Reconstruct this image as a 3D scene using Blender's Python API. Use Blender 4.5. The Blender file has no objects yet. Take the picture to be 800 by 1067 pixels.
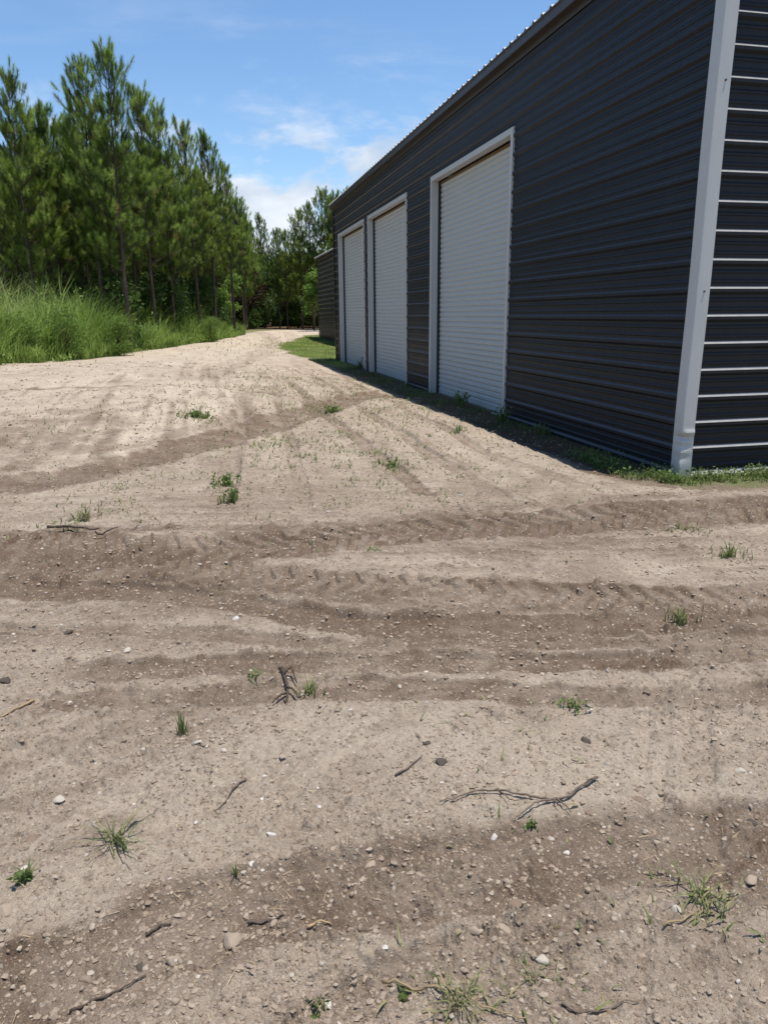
import bpy, bmesh, math, random
import numpy as np
from mathutils import Vector, Matrix

R = math.radians
random.seed(7)
rng = np.random.default_rng(11)
scene = bpy.context.scene
COL = scene.collection

# ------------------------------------------------------------------ camera numbers
CAM_Z, PITCH, ROLL, FOC = 1.90, R(15.0846), R(-0.4587), 765.32
TH = 0.2283
WD = np.array([-math.sin(TH), math.cos(TH)])        # along the long wall, away from the viewer
WE = np.array([math.cos(TH), math.sin(TH)])         # along the front gable wall
WC = np.array([3.562, 8.655])                       # near corner of the big shed
WLEN, WWID = 24.58, 15.24
SUN_EL = R(79.5)
SUN_H = WE * .90 - WD * .46
SUN_H = SUN_H / np.linalg.norm(SUN_H)
PERIOD = .3048

def ray(px, py):
    """direction seen at a point of the photograph (800 x 1067)"""
    dx, dy = px - 400, py - 533.5
    c, s = math.cos(ROLL), math.sin(ROLL)
    u, v = c * dx + s * dy, -s * dx + c * dy
    cp, sp = math.cos(PITCH), math.sin(PITCH)
    return np.array([u, -v * sp + FOC * cp, -v * cp - FOC * sp])

def sst(a, b, x):
    t = np.clip((x - a) / (b - a), 0, 1)
    return t * t * (3 - 2 * t)

# ------------------------------------------------------------------ noise
_GA = np.linspace(0, 2 * math.pi, 257)[:256]
_GX, _GY = np.cos(_GA).astype(np.float32), np.sin(_GA).astype(np.float32)

def _h(ix, iy, seed):
    n = ix.astype(np.int64).astype(np.uint32) * np.uint32(374761393) + iy.astype(np.int64).astype(np.uint32) * np.uint32(668265263) + np.uint32(seed * 974634777 & 0xffffffff)
    n = (n ^ (n >> np.uint32(13))) * np.uint32(1274126177)
    n = (n ^ (n >> np.uint32(15))) * np.uint32(2246822519)
    return n ^ (n >> np.uint32(16))

def _pn(x, y, seed):
    ix, iy = np.floor(x), np.floor(y)
    fx, fy = (x - ix).astype(np.float32), (y - iy).astype(np.float32)
    ux, uy = fx * fx * fx * (fx * (fx * 6 - 15) + 10), fy * fy * fy * (fy * (fy * 6 - 15) + 10)
    def g(ox, oy):
        k = (_h(ix + ox, iy + oy, seed) & np.uint32(255)).astype(np.intp)
        return _GX[k] * (fx - ox) + _GY[k] * (fy - oy)
    a, b, c, d = g(0, 0), g(1, 0), g(0, 1), g(1, 1)
    return (a + (b - a) * ux + (c - a) * uy + (a - b - c + d) * ux * uy) * 1.5

def pnoise(x, y, seed=0):
    x = np.asarray(x, float); y = np.asarray(y, float)
    if x.size < 40000: return _pn(x, y, seed).astype(float)
    out = np.empty(x.shape)
    for k in range(0, x.size, 32768):
        out[k:k + 32768] = _pn(x[k:k + 32768], y[k:k + 32768], seed)
    return out

def fbm(x, y, seed=0, oct=4, gain=.5):
    t, amp = 0, 1.
    for k in range(oct):
        t = t + amp * pnoise(x * 2.03 ** k, y * 2.03 ** k, seed + k)
        amp *= gain
    return t

# ------------------------------------------------------------------ terrain
def shed_frame(x, y):
    dx, dy = x - WC[0], y - WC[1]
    return dx * WD[0] + dy * WD[1], dx * WE[0] + dy * WE[1]

def shed_dist(x, y):
    s, t = shed_frame(x, y)
    ds = np.maximum(np.maximum(-s, s - WLEN), 0)
    dt = np.maximum(np.maximum(-t, t - WWID), 0)
    return np.hypot(ds, dt)

def macro(x, y):
    x = np.asarray(x, float); y = np.asarray(y, float)
    D = shed_dist(x, y)
    s, t = shed_frame(x, y)
    z = .22 + .22 * sst(28, 75, y)
    z = z + .36 * np.exp(-(((x + 11) / 7.0) ** 2 + ((y - 19) / 8.) ** 2))
    z = z + .20 * np.exp(-(((x + 4.3) / 2.2) ** 2 + ((y - 13.5) / 3.0) ** 2) ** 1.6)
    low = sst(4, 14, s) * (1 - sst(38, 60, s)) * sst(-4.2, -1.6, t)      # the ground falls towards the wall
    z = z - .17 * low
    k = sst(.55, 2.1, D)
    z = -.03 + (z + .03) * k
    side = sst(.3, 1.0, s) * (1 - sst(3.5, 7, s)) * (t < .5)
    z = z + .05 * np.exp(-((D - 1.5) / .3) ** 2) * side
    z = z + .06 * pnoise(x * .35, y * .35, 5) * sst(1.0, 2.5, D)
    return z

def at(px, py, lift=0.):
    d = ray(px, py)
    lo, hi = .5, 300.
    ts = np.geomspace(1.2, 400, 1500) / d[1]
    X, Y, Z = d[0] * ts, d[1] * ts, CAM_Z + d[2] * ts
    hit = np.nonzero(Z < macro(X, Y))[0]
    i = hit[0] if len(hit) else len(ts) - 1
    j = max(i - 1, 0)
    a, b = Z[j] - macro(X[j], Y[j]), macro(X[i], Y[i]) - Z[i]
    w = a / (a + b) if (a + b) > 1e-9 else 0
    x, y = X[j] + (X[i] - X[j]) * w, Y[j] + (Y[i] - Y[j]) * w
    return float(x), float(y)

def smooth_line(pts, n=6):
    P = [np.array(p, float) for p in pts]
    P = [2 * P[0] - P[1]] + P + [2 * P[-1] - P[-2]]
    out = []
    for i in range(1, len(P) - 2):
        for k in range(n):
            t = k / n
            out.append(.5 * ((2 * P[i]) + (-P[i - 1] + P[i + 1]) * t + (2 * P[i - 1] - 5 * P[i] + 4 * P[i + 1] - P[i + 2]) * t * t
                             + (-P[i - 1] + 3 * P[i] - 3 * P[i + 1] + P[i + 2]) * t ** 3))
    out.append(P[-2])
    return np.array(out)

# wheel marks pressed into the dirt: points read off the photograph, half width, depth, moisture, tread period (0 = smooth), tread depth
TRACKS = [
    ([(-160, 650), (0, 655), (200, 662), (400, 672), (620, 668), (960, 655)], .07, .028, .55, 0, 0),
    ([(-160, 560), (0, 556), (150, 552), (330, 548), (520, 530), (700, 516), (960, 500)], .09, .03, .6, 0, 0),
    ([(-160, 600), (0, 602), (150, 606), (330, 622), (520, 636), (700, 634), (960, 628)], .06, .035, .7, 0, 0),
    ([(300, 1090), (480, 985), (640, 950), (800, 930), (960, 915)], .06, .025, .5, 0, 0),
    ([(-160, 588), (0, 590), (120, 590), (280, 601), (450, 613), (640, 622), (800, 624), (980, 622)], .21, .030, .60, .15, .032),
    ([(-160, 560), (0, 572), (140, 574), (250, 570), (400, 556), (560, 546), (700, 536), (800, 529), (980, 516)], .36, .035, .95, .19, .035),
    ([(-160, 612), (0, 613), (200, 624), (400, 651), (560, 653), (800, 641), (980, 630)], .13, .050, 1.0, 0, 0),
    ([(-160, 525), (0, 507), (150, 480), (250, 452), (330, 427), (420, 412)], .40, .050, 1.0, .2, .012),
    ([(-160, 492), (0, 476), (110, 468), (190, 452), (270, 425)], .16, .030, .45, 0, 0),
    ([(-200, 412), (0, 406), (150, 402), (240, 405), (320, 414)], .16, .07, 1., 0, 0),
    ([(345, 384), (450, 440), (560, 490), (640, 522)], .10, .035, .50, 0, 0),
    ([(322, 388), (420, 452), (520, 515), (570, 540)], .10, .035, .55, 0, 0),
    ([(300, 396), (370, 455), (470, 535)], .10, .035, .6, 0, 0),
    ([(285, 400), (300, 450), (320, 540)], .08, .03, .4, 0, 0),
    ([(262, 398), (250, 450), (225, 545)], .12, .03, .35, 0, 0),
    ([(-200, 1110), (0, 1038), (120, 988), (250, 950), (400, 920), (560, 896), (700, 880), (800, 868), (1000, 850)], .17, .05, .78, 0, 0),
    ([(-100, 1090), (60, 985), (180, 880), (260, 815), (340, 765), (430, 715), (540, 690)], .19, .028, -.35, 0, 0),
    ([(225, 850), (262, 812), (300, 778), (345, 742)], .10, .022, .3, .085, .022),
    ([(-150, 930), (0, 858), (120, 790), (230, 735), (330, 700)], .16, .030, .35, 0, 0),
    ([(300, 690), (420, 688), (560, 690), (800, 680), (960, 676)], .10, .035, .8, 0, 0),
    ([(260, 722), (420, 716), (560, 724), (700, 726), (960, 720)], .09, .03, .7, 0, 0),
    ([(640, 1090), (655, 960), (668, 860), (676, 790), (683, 720)], .07, .018, -.2, 0, 0),
    ([(740, 1090), (745, 960), (735, 860), (722, 790), (715, 720)], .07, .018, -.2, 0, 0),
    ([(300, 1090), (480, 1040), (640, 1020), (900, 1000)], .10, .03, .35, 0, 0),
    ([(200, 398), (262, 372), (285, 356), (272, 346)], .5, .03, .3, 0, 0),
    ([(330, 392), (312, 374), (308, 360), (300, 346)], .4, .03, .2, 0, 0),
]
SAND = [((140, 440), 1.5, 1.0), ((185, 405), 2.2, .9), ((210, 425), 1.3, .9), ((110, 455), 1.0, .9), ((90, 398), 2.5, .7), ((230, 372), 4, .6), ((290, 350), 8, .8),
        ((480, 618), .55, .6), ((560, 500), .9, .45), ((500, 470), 1.0, .4), ((620, 790), .5, .55), ((480, 800), .5, .45), ((560, 830), .4, .5), ((690, 790), .5, .45), ((250, 830), .35, .4),
        ((640, 590), .6, .35), ((200, 880), .3, .4), ((420, 960), .3, .35), ((640, 940), .35, .35)]
DARK = [((60, 452), 1.2, .6), ((420, 640), .5, .35), ((560, 545), 1.3, .4), ((300, 520), 1.2, .25), ((520, 1050), .3, .35), ((700, 1030), .25, .35), ((60, 720), .7, .2)]

def in_lawn(x, y):
    s, t = shed_frame(x, y)
    e = .5 * pnoise(x * .5, y * .5, 91) + .25 * pnoise(x * 1.7, y * 1.7, 92)
    left = -1.35 + np.clip(s - 37, 0, 40) * .24
    near = 20.2 + np.clip(-.75 - t, 0, 3) * 12
    return sst(-.3, .3, t - left + e) * sst(-1.2, 1.2, s - near + e * 3) * (1 - sst(-1.5, 1.5, s - 51 + e))

# near edge of the rank grass, running along the track to the wood
BANK = [(-30, 14.5)] + [at(px, py) for px, py in ((-60, 386), (0, 379), (60, 376), (120, 369), (180, 361), (225, 354), (252, 348))]
BANK = BANK + [(BANK[-1][0] + .5, BANK[-1][1] + 18)]
BANKP = np.array(BANK)

def bank_depth(x, y):
    """metres behind the near edge of the rank grass (negative = on the dirt)"""
    bx = np.interp(y, BANKP[:, 1], BANKP[:, 0])
    return bx - x

def detail(x, y):
    """fine relief and material masks of the dirt"""
    n = x.shape[0]
    r = np.hypot(x, y)
    D = shed_dist(x, y)
    z = np.zeros(n); moist_shade = np.zeros(n); sand = np.zeros(n)
    wx, wy = x + .25 * pnoise(x * .9, y * .9, 31), y + .25 * pnoise(x * .9, y * .9, 32)
    rough = np.ones(n)
    for pts, hw, dep, mo, per, td in TRACKS:
        L = smooth_line([at(*p) if p[1] > 335 else p for p in pts], 5)
        if L[:, 1].max() < 9 and len(pts) > 4:                       # run on past both ends before fading out
            L = np.concatenate([[L[0] + (L[0] - L[1]) / np.hypot(*(L[0] - L[1])) * 1.6], L, [L[-1] + (L[-1] - L[-2]) / np.hypot(*(L[-1] - L[-2])) * 1.2]])
        lo, hi = L.min(0) - 1.5, L.max(0) + 1.5
        sel = np.nonzero((x > lo[0]) & (x < hi[0]) & (y > lo[1]) & (y < hi[1]))[0]
        if not len(sel): continue
        X, Y = x[sel], y[sel]
        jit = .03 + hw * .12
        X = X + jit * pnoise(X * 1.7, Y * 1.7, 41) * .6; Y = Y + jit * pnoise(X * 1.7, Y * 1.7, 42) * .6
        best = np.full(len(sel), 1e9); U = np.zeros(len(sel)); V = np.zeros(len(sel)); acc = 0.
        for a, b in zip(L[:-1], L[1:]):
            ab = b - a; l = np.hypot(*ab)
            if l < 1e-6: continue
            t = np.clip(((X - a[0]) * ab[0] + (Y - a[1]) * ab[1]) / (l * l), 0, 1)
            qx, qy = X - a[0] - ab[0] * t, Y - a[1] - ab[1] * t
            d = np.hypot(qx, qy)
            m = d < best
            best[m] = d[m]; U[m] = acc + t[m] * l; V[m] = ((ab[0] * qy - ab[1] * qx) / l)[m]
            acc += l
        v = best / hw
        fade = np.clip(.85 + .6 * pnoise(X * .55, Y * .55, int(hw * 1000) + 3), .35, 1.25)
        endf = sst(0, .9, U) * sst(0, .9, acc - U)
        groove = 1 - sst(.80, 1.06, v + .10 * pnoise(X * 14, Y * 14, 95))
        lip = np.exp(-((v - 1.3) / .26) ** 2)
        gz = (-dep * groove + dep * .5 * lip * (.6 + .9 * pnoise(X * 6, Y * 6, 93))) * (.62 if not per else .8) * fade * endf
        if per:
            ph = (U + np.abs(V) * .55 + .03 * pnoise(X * 4, Y * 4, 76)) / per
            tri = np.sin(2 * math.pi * ph + 1.2 * pnoise(X * 3, Y * 3, 77))
            gz = gz + td * sst(-.25, .05, tri) * (1 - sst(.85, 1.05, v)) * np.clip(1.0 + .8 * pnoise(X * 1.3, Y * 1.3, 78 + int(per * 100)), .1, 1.1) * endf
            rough[sel] *= 1 - .3 * groove * endf
        stk = pnoise(U * .7, V * 11, 88) + .6 * pnoise(U * 1.6, V * 24, 89)
        near_t = np.exp(-(v / 2.2) ** 2) * endf
        gz = gz + .009 * stk * near_t
        moist_shade[sel] = np.clip(moist_shade[sel] + .20 * stk * near_t * (mo > 0), 0, 1)
        z[sel] += gz
        mm = mo * (1 - sst(.9, 1.35, v + .3 * pnoise(X * 5, Y * 5, 96))) * endf * np.clip(1.0 + .5 * fbm(X * 1.6, Y * 1.6, 55, 4, .6), .55, 1.15)
        if mo > 0: moist_shade[sel] = np.maximum(moist_shade[sel], mm)
        else: sand[sel] = np.maximum(sand[sel], -mm)
    for (p, rad, st) in SAND:
        cx, cy = at(*p); stretch = 1 + .12 * cy
        d = np.hypot((wx - cx), (wy - cy) / stretch) / rad
        sand = np.maximum(sand, st * np.clip(1.15 - d + .6 * fbm(x * 1.5, y * 1.5, 61, 3), 0, 1))
    for (p, rad, st) in DARK:
        cx, cy = at(*p); stretch = 1 + .1 * cy
        d = np.hypot((wx - cx), (wy - cy) / stretch) / rad
        moist_shade = np.maximum(moist_shade, st * np.clip(1.2 - d + .8 * fbm(x * 2.5, y * 2.5, 62, 3), 0, 1))
    # general relief
    n1 = fbm(x * .8, y * .8, 1, 3)
    z += .015 * n1
    n2 = fbm(wx * 3.1, wy * 3.1, 8, 3, .55)
    z += .010 * n2 * rough
    patch = np.clip(.65 + .9 * fbm(x * .9, y * .9, 20, 3), .2, 1.4) * rough
    hot = np.nonzero((r < 24) & (np.abs(np.arctan2(x, y)) < .72))[0]
    hx, hy, hr = x[hot], y[hot], r[hot]
    def oc(f, sd, lim):
        return pnoise(hx * f, hy * f, sd) * (1 - sst(lim * .65, lim, hr))
    cl = oc(9, 15, 17) + .62 * oc(19, 16, 9) + .42 * oc(37, 17, 5.2)
    zz = .019 * (np.maximum(cl, -.25) + .3 * np.abs(cl)) * patch[hot]
    fi_ = oc(61, 25, 3.6) + .6 * oc(110, 26, 2.4)
    zz += .0052 * np.maximum(fi_, -.4) * (.5 + .6 * patch[hot])
    z[hot] += zz
    # crumbs: broken lumps on a cellular lattice
    for sc, amp, sd, lim, kp in ((12., .9, 300, 12, 1), (22., .9, 301, 7, 3), (44., 1., 302, 4.2, 8), (85., .95, 303, 2.6, 11)):
        m = hot[hr < lim]
        X = x[m] * sc + .45 * pnoise(x[m] * sc * 1.6, y[m] * sc * 1.6, sd + 20); Y = y[m] * sc + .45 * pnoise(x[m] * sc * 1.6, y[m] * sc * 1.6, sd + 21)
        dens = np.clip(.45 + 1.2 * fbm(x[m] * 1.2, y[m] * 1.2, sd + 9, 2) + .35 * moist_shade[m], .05, 1.15) * rough[m]
        out = np.zeros(len(m))
        for c0 in range(0, len(m), 32768):
            q = slice(c0, c0 + 32768)
            ix, iy = np.floor(X[q]), np.floor(Y[q])
            bump = np.zeros(len(ix))
            for ox in (-1, 0, 1):
                for oy in (-1, 0, 1):
                    h = _h(ix + ox, iy + oy, sd)
                    jx = (h & 1023) / 1023.; jy = ((h >> 10) & 1023) / 1023.; rr = ((h >> 20) & 255) / 255.
                    rd_ = .16 + .40 * rr ** 2.5
                    keep = ((h >> 28) & 15) < kp
                    dx_, dy_ = X[q] - ix - ox - jx, Y[q] - iy - oy - jy
                    d2 = (dx_ * dx_ + dy_ * dy_) / rd_ ** 2
                    bump = np.maximum(bump, np.where(keep, np.clip(1 - d2, 0, 1) ** .42 * rd_, 0))
            out[q] = bump
        z[m] += amp / sc * .95 * out * dens
    # combed streaks left by the grader: across the picture, slanting in front, along the wall up the slope
    ss_, tt_ = shed_frame(x, y)
    zA = sst(3.0, 3.8, y) * (1 - sst(6.6, 8.2, y)); zB = 1 - sst(2.9, 3.7, y); zC = sst(7.2, 9.0, y) * (1 - sst(24, 34, y)) * sst(-9, -6, x)
    u_ = x * .80 + y * .60; v_ = -x * .60 + y * .80
    def crisp(q): return np.tanh(2.6 * q)
    kA = crisp(pnoise(x * .35 + 3, y * 5.5, 501)) + .8 * crisp(pnoise(x * .6, y * 14, 502))
    kB = crisp(pnoise(u_ * .6, v_ * 6.5, 503)) + .8 * crisp(pnoise(u_ * 1.1, v_ * 16, 504))
    kC = crisp(pnoise(ss_ * .14, tt_ * 3.2, 505)) + 1.0 * crisp(pnoise(ss_ * .25, tt_ * 7.5, 506))
    brk = np.clip(.55 + 1.0 * fbm(x * .7, y * .7, 507, 3), 0, 1.2)
    comb = (kA * zA + .7 * kB * zB + 1.15 * kC * zC) * brk
    z += .0075 * comb
    moist_shade = np.clip(moist_shade + .33 * np.maximum(comb - .05, -.3), 0, 1)
    moist_shade = np.clip(moist_shade + .13 * zA * np.clip(.8 + .9 * fbm(x * .6, y * 2.2, 508, 3), 0, 1.3), 0, 1)
    sand = sand + .22 * np.maximum(-comb - .15, 0)
    moist_shade = np.clip(moist_shade + .12 * n2 + .04 * n1 + .12 * pnoise(x * 14, y * 14, 97) * (r < 14), 0, 1)
    sand = np.clip(sand, 0, 1) * (1 - .75 * moist_shade)
    far_flat = 1 - .75 * sst(14, 40, y)
    return z * far_flat * (.25 + .75 * sst(.0, .6, D)), moist_shade, sand

# ------------------------------------------------------------------ mesh helpers
def link(o, parent=None):
    COL.objects.link(o)
    if parent is not None: o.parent = parent
    return o

def np_mesh(name, V, F, mat, parent=None, smooth=False, attrs=None):
    V = np.asarray(V, np.float32); F = np.asarray(F, np.int32)
    me = bpy.data.meshes.new(name)
    me.vertices.add(len(V)); me.vertices.foreach_set('co', V.ravel())
    k = F.shape[1]
    me.loops.add(F.size); me.loops.foreach_set('vertex_index', F.ravel())
    me.polygons.add(len(F)); me.polygons.foreach_set('loop_start', np.arange(0, F.size, k, dtype=np.int32))
    me.polygons.foreach_set('use_smooth', np.full(len(F), smooth))
    me.update(calc_edges=True)
    for an, av in (attrs or {}).items():
        av = np.asarray(av, np.float32)
        if av.ndim == 1:
            a = me.attributes.new(an, 'FLOAT', 'POINT'); a.data.foreach_set('value', av)
        else:
            a = me.attributes.new(an, 'FLOAT_COLOR', 'POINT'); a.data.foreach_set('color', av.ravel())
    me.materials.append(mat)
    return link(bpy.data.objects.new(name, me), parent)

def py_mesh(name, verts, faces, mat, parent=None, smooth=False):
    me = bpy.data.meshes.new(name)
    me.from_pydata([tuple(map(float, v)) for v in verts], [], faces)
    me.update(); me.materials.append(mat)
    if smooth: me.polygons.foreach_set('use_smooth', [True] * len(me.polygons))
    return link(bpy.data.objects.new(name, me), parent)

def empty(name, loc, rz=0.):
    o = bpy.data.objects.new(name, None)
    o.empty_display_size = .3
    o.location = loc; o.rotation_euler = (0, 0, rz)
    return link(o)

def tag(o, label, cat, group=None, kind=None):
    o['label'] = label; o['category'] = cat
    if group: o['group'] = group
    if kind: o['kind'] = kind
    return o

class Shape:
    """verts and faces gathered for ONE mesh"""
    def __init__(s): s.v, s.f = [], []
    def add(s, vs, fs):
        n = len(s.v); s.v += [tuple(map(float, v)) for v in vs]; s.f += [tuple(i + n for i in f) for f in fs]
    def box(s, a, b):
        (x0, y0, z0), (x1, y1, z1) = a, b
        s.add([(x0, y0, z0), (x1, y0, z0), (x1, y1, z0), (x0, y1, z0), (x0, y0, z1), (x1, y0, z1), (x1, y1, z1), (x0, y1, z1)],
              [(0, 3, 2, 1), (4, 5, 6, 7), (0, 1, 5, 4), (1, 2, 6, 5), (2, 3, 7, 6), (3, 0, 4, 7)])
    def tube(s, pts, rad, n=6, cap=True):
        P = [Vector(p) for p in pts]; vs = []; fs = []
        ref = Vector((.3, .2, .93))
        for i, p in enumerate(P):
            t = (P[min(i + 1, len(P) - 1)] - P[max(i - 1, 0)]).normalized()
            a = t.cross(ref)
            if a.length < .1: a = t.cross(Vector((1, 0, 0)))
            a.normalize(); b = t.cross(a)
            r = rad[i] if hasattr(rad, '__len__') else rad
            for k in range(n):
                w = 2 * math.pi * k / n
                vs.append(p + (a * math.cos(w) + b * math.sin(w)) * r)
        for i in range(len(P) - 1):
            for k in range(n):
                fs.append((i * n + k, i * n + (k + 1) % n, (i + 1) * n + (k + 1) % n, (i + 1) * n + k))
        if cap:
            fs.append(tuple(range(n - 1, -1, -1))); fs.append(tuple(range((len(P) - 1) * n, len(P) * n)))
        s.add(vs, fs)
    def build(s, name, mat, parent=None, smooth=False):
        return py_mesh(name, s.v, s.f, mat, parent, smooth)

# ------------------------------------------------------------------ materials
class NT:
    def __init__(s, name):
        s.m = bpy.data.materials.new(name); s.m.use_nodes = True
        s.t = s.m.node_tree; s.n = s.t.nodes
        s.p = s.n['Principled BSDF']; s.out = s.n['Material Output']
        s.tc = s.n.new('ShaderNodeTexCoord')
    def link(s, a, b): s.t.links.new(a, b)
    def noise(s, scale, detail=4, rough=.55, vec=None, stretch=None, w=0.):
        n = s.n.new('ShaderNodeTexNoise'); n.inputs['Scale'].default_value = scale; n.inputs['Detail'].default_value = detail; n.inputs['Roughness'].default_value = rough
        src = vec or s.tc.outputs['Object']
        if stretch or w:
            mp = s.n.new('ShaderNodeMapping'); s.link(src, mp.inputs['Vector']); mp.inputs['Scale'].default_value = stretch or (1, 1, 1); mp.inputs['Location'].default_value = (w, w * 1.7, w * .3)
            src = mp.outputs['Vector']
        s.link(src, n.inputs['Vector']); return n.outputs['Fac']
    def ramp(s, fac, stops):
        r = s.n.new('ShaderNodeValToRGB'); s.link(fac, r.inputs['Fac'])
        e = r.color_ramp.elements
        while len(e) < len(stops): e.new(.5)
        for k, (p, c) in enumerate(stops):
            e[k].position = p; e[k].color = (c, c, c, 1) if not hasattr(c, '__len__') else (*c[:3], 1)
        return r.outputs['Color']
    def mix(s, fac, a, b, blend='MIX'):
        m = s.n.new('ShaderNodeMix'); m.data_type = 'RGBA'; m.blend_type = blend
        for sock, v in ((m.inputs[0], fac), (m.inputs[6], a), (m.inputs[7], b)):
            if hasattr(v, 'is_output'): s.link(v, sock)
            elif hasattr(v, '__len__'): sock.default_value = (*v[:3], 1)
            else: sock.default_value = v
        return m.outputs[2]
    def math(s, op, a, b=0.):
        m = s.n.new('ShaderNodeMath'); m.operation = op
        for sock, v in ((m.inputs[0], a), (m.inputs[1], b)):
            if hasattr(v, 'is_output'): s.link(v, sock)
            else: sock.default_value = v
        return m.outputs[0]
    def attr(s, name):
        a = s.n.new('ShaderNodeAttribute'); a.attribute_name = name; return a
    def bump(s, h, strength, dist, normal=None):
        b = s.n.new('ShaderNodeBump'); b.inputs['Strength'].default_value = strength; b.inputs['Distance'].default_value = dist
        s.link(h, b.inputs['Height'])
        if normal: s.link(normal, b.inputs['Normal'])
        return b.outputs['Normal']
    def set(s, color=None, rough=None, metal=None, spec=None, normal=None):
        for k, v in (('Base Color', color), ('Roughness', rough), ('Metallic', metal), ('Specular IOR Level', spec), ('Normal', normal)):
            if v is None: continue
            if hasattr(v, 'is_output'): s.link(v, s.p.inputs[k])
            else: s.p.inputs[k].default_value = (*v, 1) if hasattr(v, '__len__') else v
        return s.m

def mat_ground():
    m = NT('dirt_ground')
    a = m.attr('mask'); sep = m.n.new('ShaderNodeSeparateColor'); m.link(a.outputs['Color'], sep.inputs[0])
    moist_shade, sand, green, litter = sep.outputs[0], sep.outputs[1], sep.outputs[2], a.outputs['Alpha']  # moisture and litter masks also carry the painted shadow at the wall foot
    n1 = m.noise(1.1, 6, .6); n2 = m.noise(14, 6, .65); n3 = m.noise(120, 4, .7)
    c = m.mix(m.ramp(n1, [(.3, 0.), (.7, 1.)]), (.315, .248, .184), (.415, .337, .260))
    c = m.mix(m.ramp(n2, [(.30, .7), (.50, 0.)]), c, (.19, .142, .102))
    c = m.mix(m.ramp(m.noise(38, 6, .7, w=5.), [(.36, .75), (.47, 0.)]), c, (.15, .11, .079))
    c = m.mix(m.math('MULTIPLY', sand, .9), c, m.mix(n2, (.44, .36, .27), (.55, .465, .365)))
    mo = m.math('MULTIPLY', moist_shade, m.ramp(m.noise(7, 6, .7), [(.30, .62), (.60, 1.)]))
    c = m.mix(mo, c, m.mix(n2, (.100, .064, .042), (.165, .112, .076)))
    c = m.mix(m.ramp(n3, [(.57, 0.), (.70, .75)]), c, (.50, .44, .36))
    c = m.mix(m.ramp(m.noise(95, 3, .7, w=3.), [(.61, 0.), (.72, .7)]), c, (.10, .072, .05))
    chips = m.n.new('ShaderNodeTexVoronoi'); chips.inputs['Scale'].default_value = 42; m.link(m.tc.outputs['Object'], chips.inputs['Vector'])
    sel = m.n.new('ShaderNodeSeparateColor'); m.link(chips.outputs['Color'], sel.inputs[0])
    small = m.ramp(chips.outputs['Distance'], [(.16, 1.), (.34, 0.)])
    c = m.mix(m.math('MULTIPLY', small, m.ramp(sel.outputs[0], [(.60, 0.), (.72, .8)])), c, m.mix(sel.outputs[1], (.36, .29, .22), (.56, .50, .42)))
    c = m.mix(m.math('MULTIPLY', small, m.ramp(sel.outputs[2], [(.62, 0.), (.74, .8)])), c, (.12, .085, .06))
    c = m.mix(m.ramp(m.noise(27, 5, .75, w=9.), [(.33, .7), (.44, 0.)]), c, (.14, .10, .072))
    c = m.mix(green, c, m.mix(n2, (.075, .12, .03), (.14, .17, .055)))
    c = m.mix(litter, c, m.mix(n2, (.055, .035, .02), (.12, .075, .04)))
    nb = m.bump(m.noise(60, 5, .7), .8, .014)
    nb = m.bump(m.noise(240, 2, .7), .7, .004, nb)
    return m.set(c, .95, spec=.15, normal=nb)

def mat_foliage(name, lo, hi, dry=None, trans=.3, rough=.5):
    m = NT(name)
    t = m.attr('tint').outputs['Fac']
    c = m.mix(t, lo, hi)
    if dry is not None:
        c = m.mix(m.attr('dry').outputs['Fac'], c, dry)
    info = m.n.new('ShaderNodeObjectInfo')
    c = m.mix(m.math('MULTIPLY', info.outputs['Random'], .45), c, m.mix(.5, c, (hi[0] * 1.5, hi[1] * 1.15, hi[2] * .9)))
    m.set(c, rough, spec=.2)
    tr = m.n.new('ShaderNodeBsdfTranslucent'); m.link(m.mix(.4, c, (.10, .20, .03), 'ADD'), tr.inputs['Color'])
    ms = m.n.new('ShaderNodeMixShader'); ms.inputs[0].default_value = trans
    m.link(m.p.outputs[0], ms.inputs[1]); m.link(tr.outputs[0], ms.inputs[2]); m.link(ms.outputs[0], m.out.inputs['Surface'])
    return m.m

def mat_bark(name, a, b):
    m = NT(name)
    n = m.noise(9, 6, .7, stretch=(1, 1, .35))
    c = m.mix(m.ramp(n, [(.3, 0.), (.7, 1.)]), a, b)
    return m.set(c, .9, spec=.2, normal=m.bump(n, .9, .03))

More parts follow.
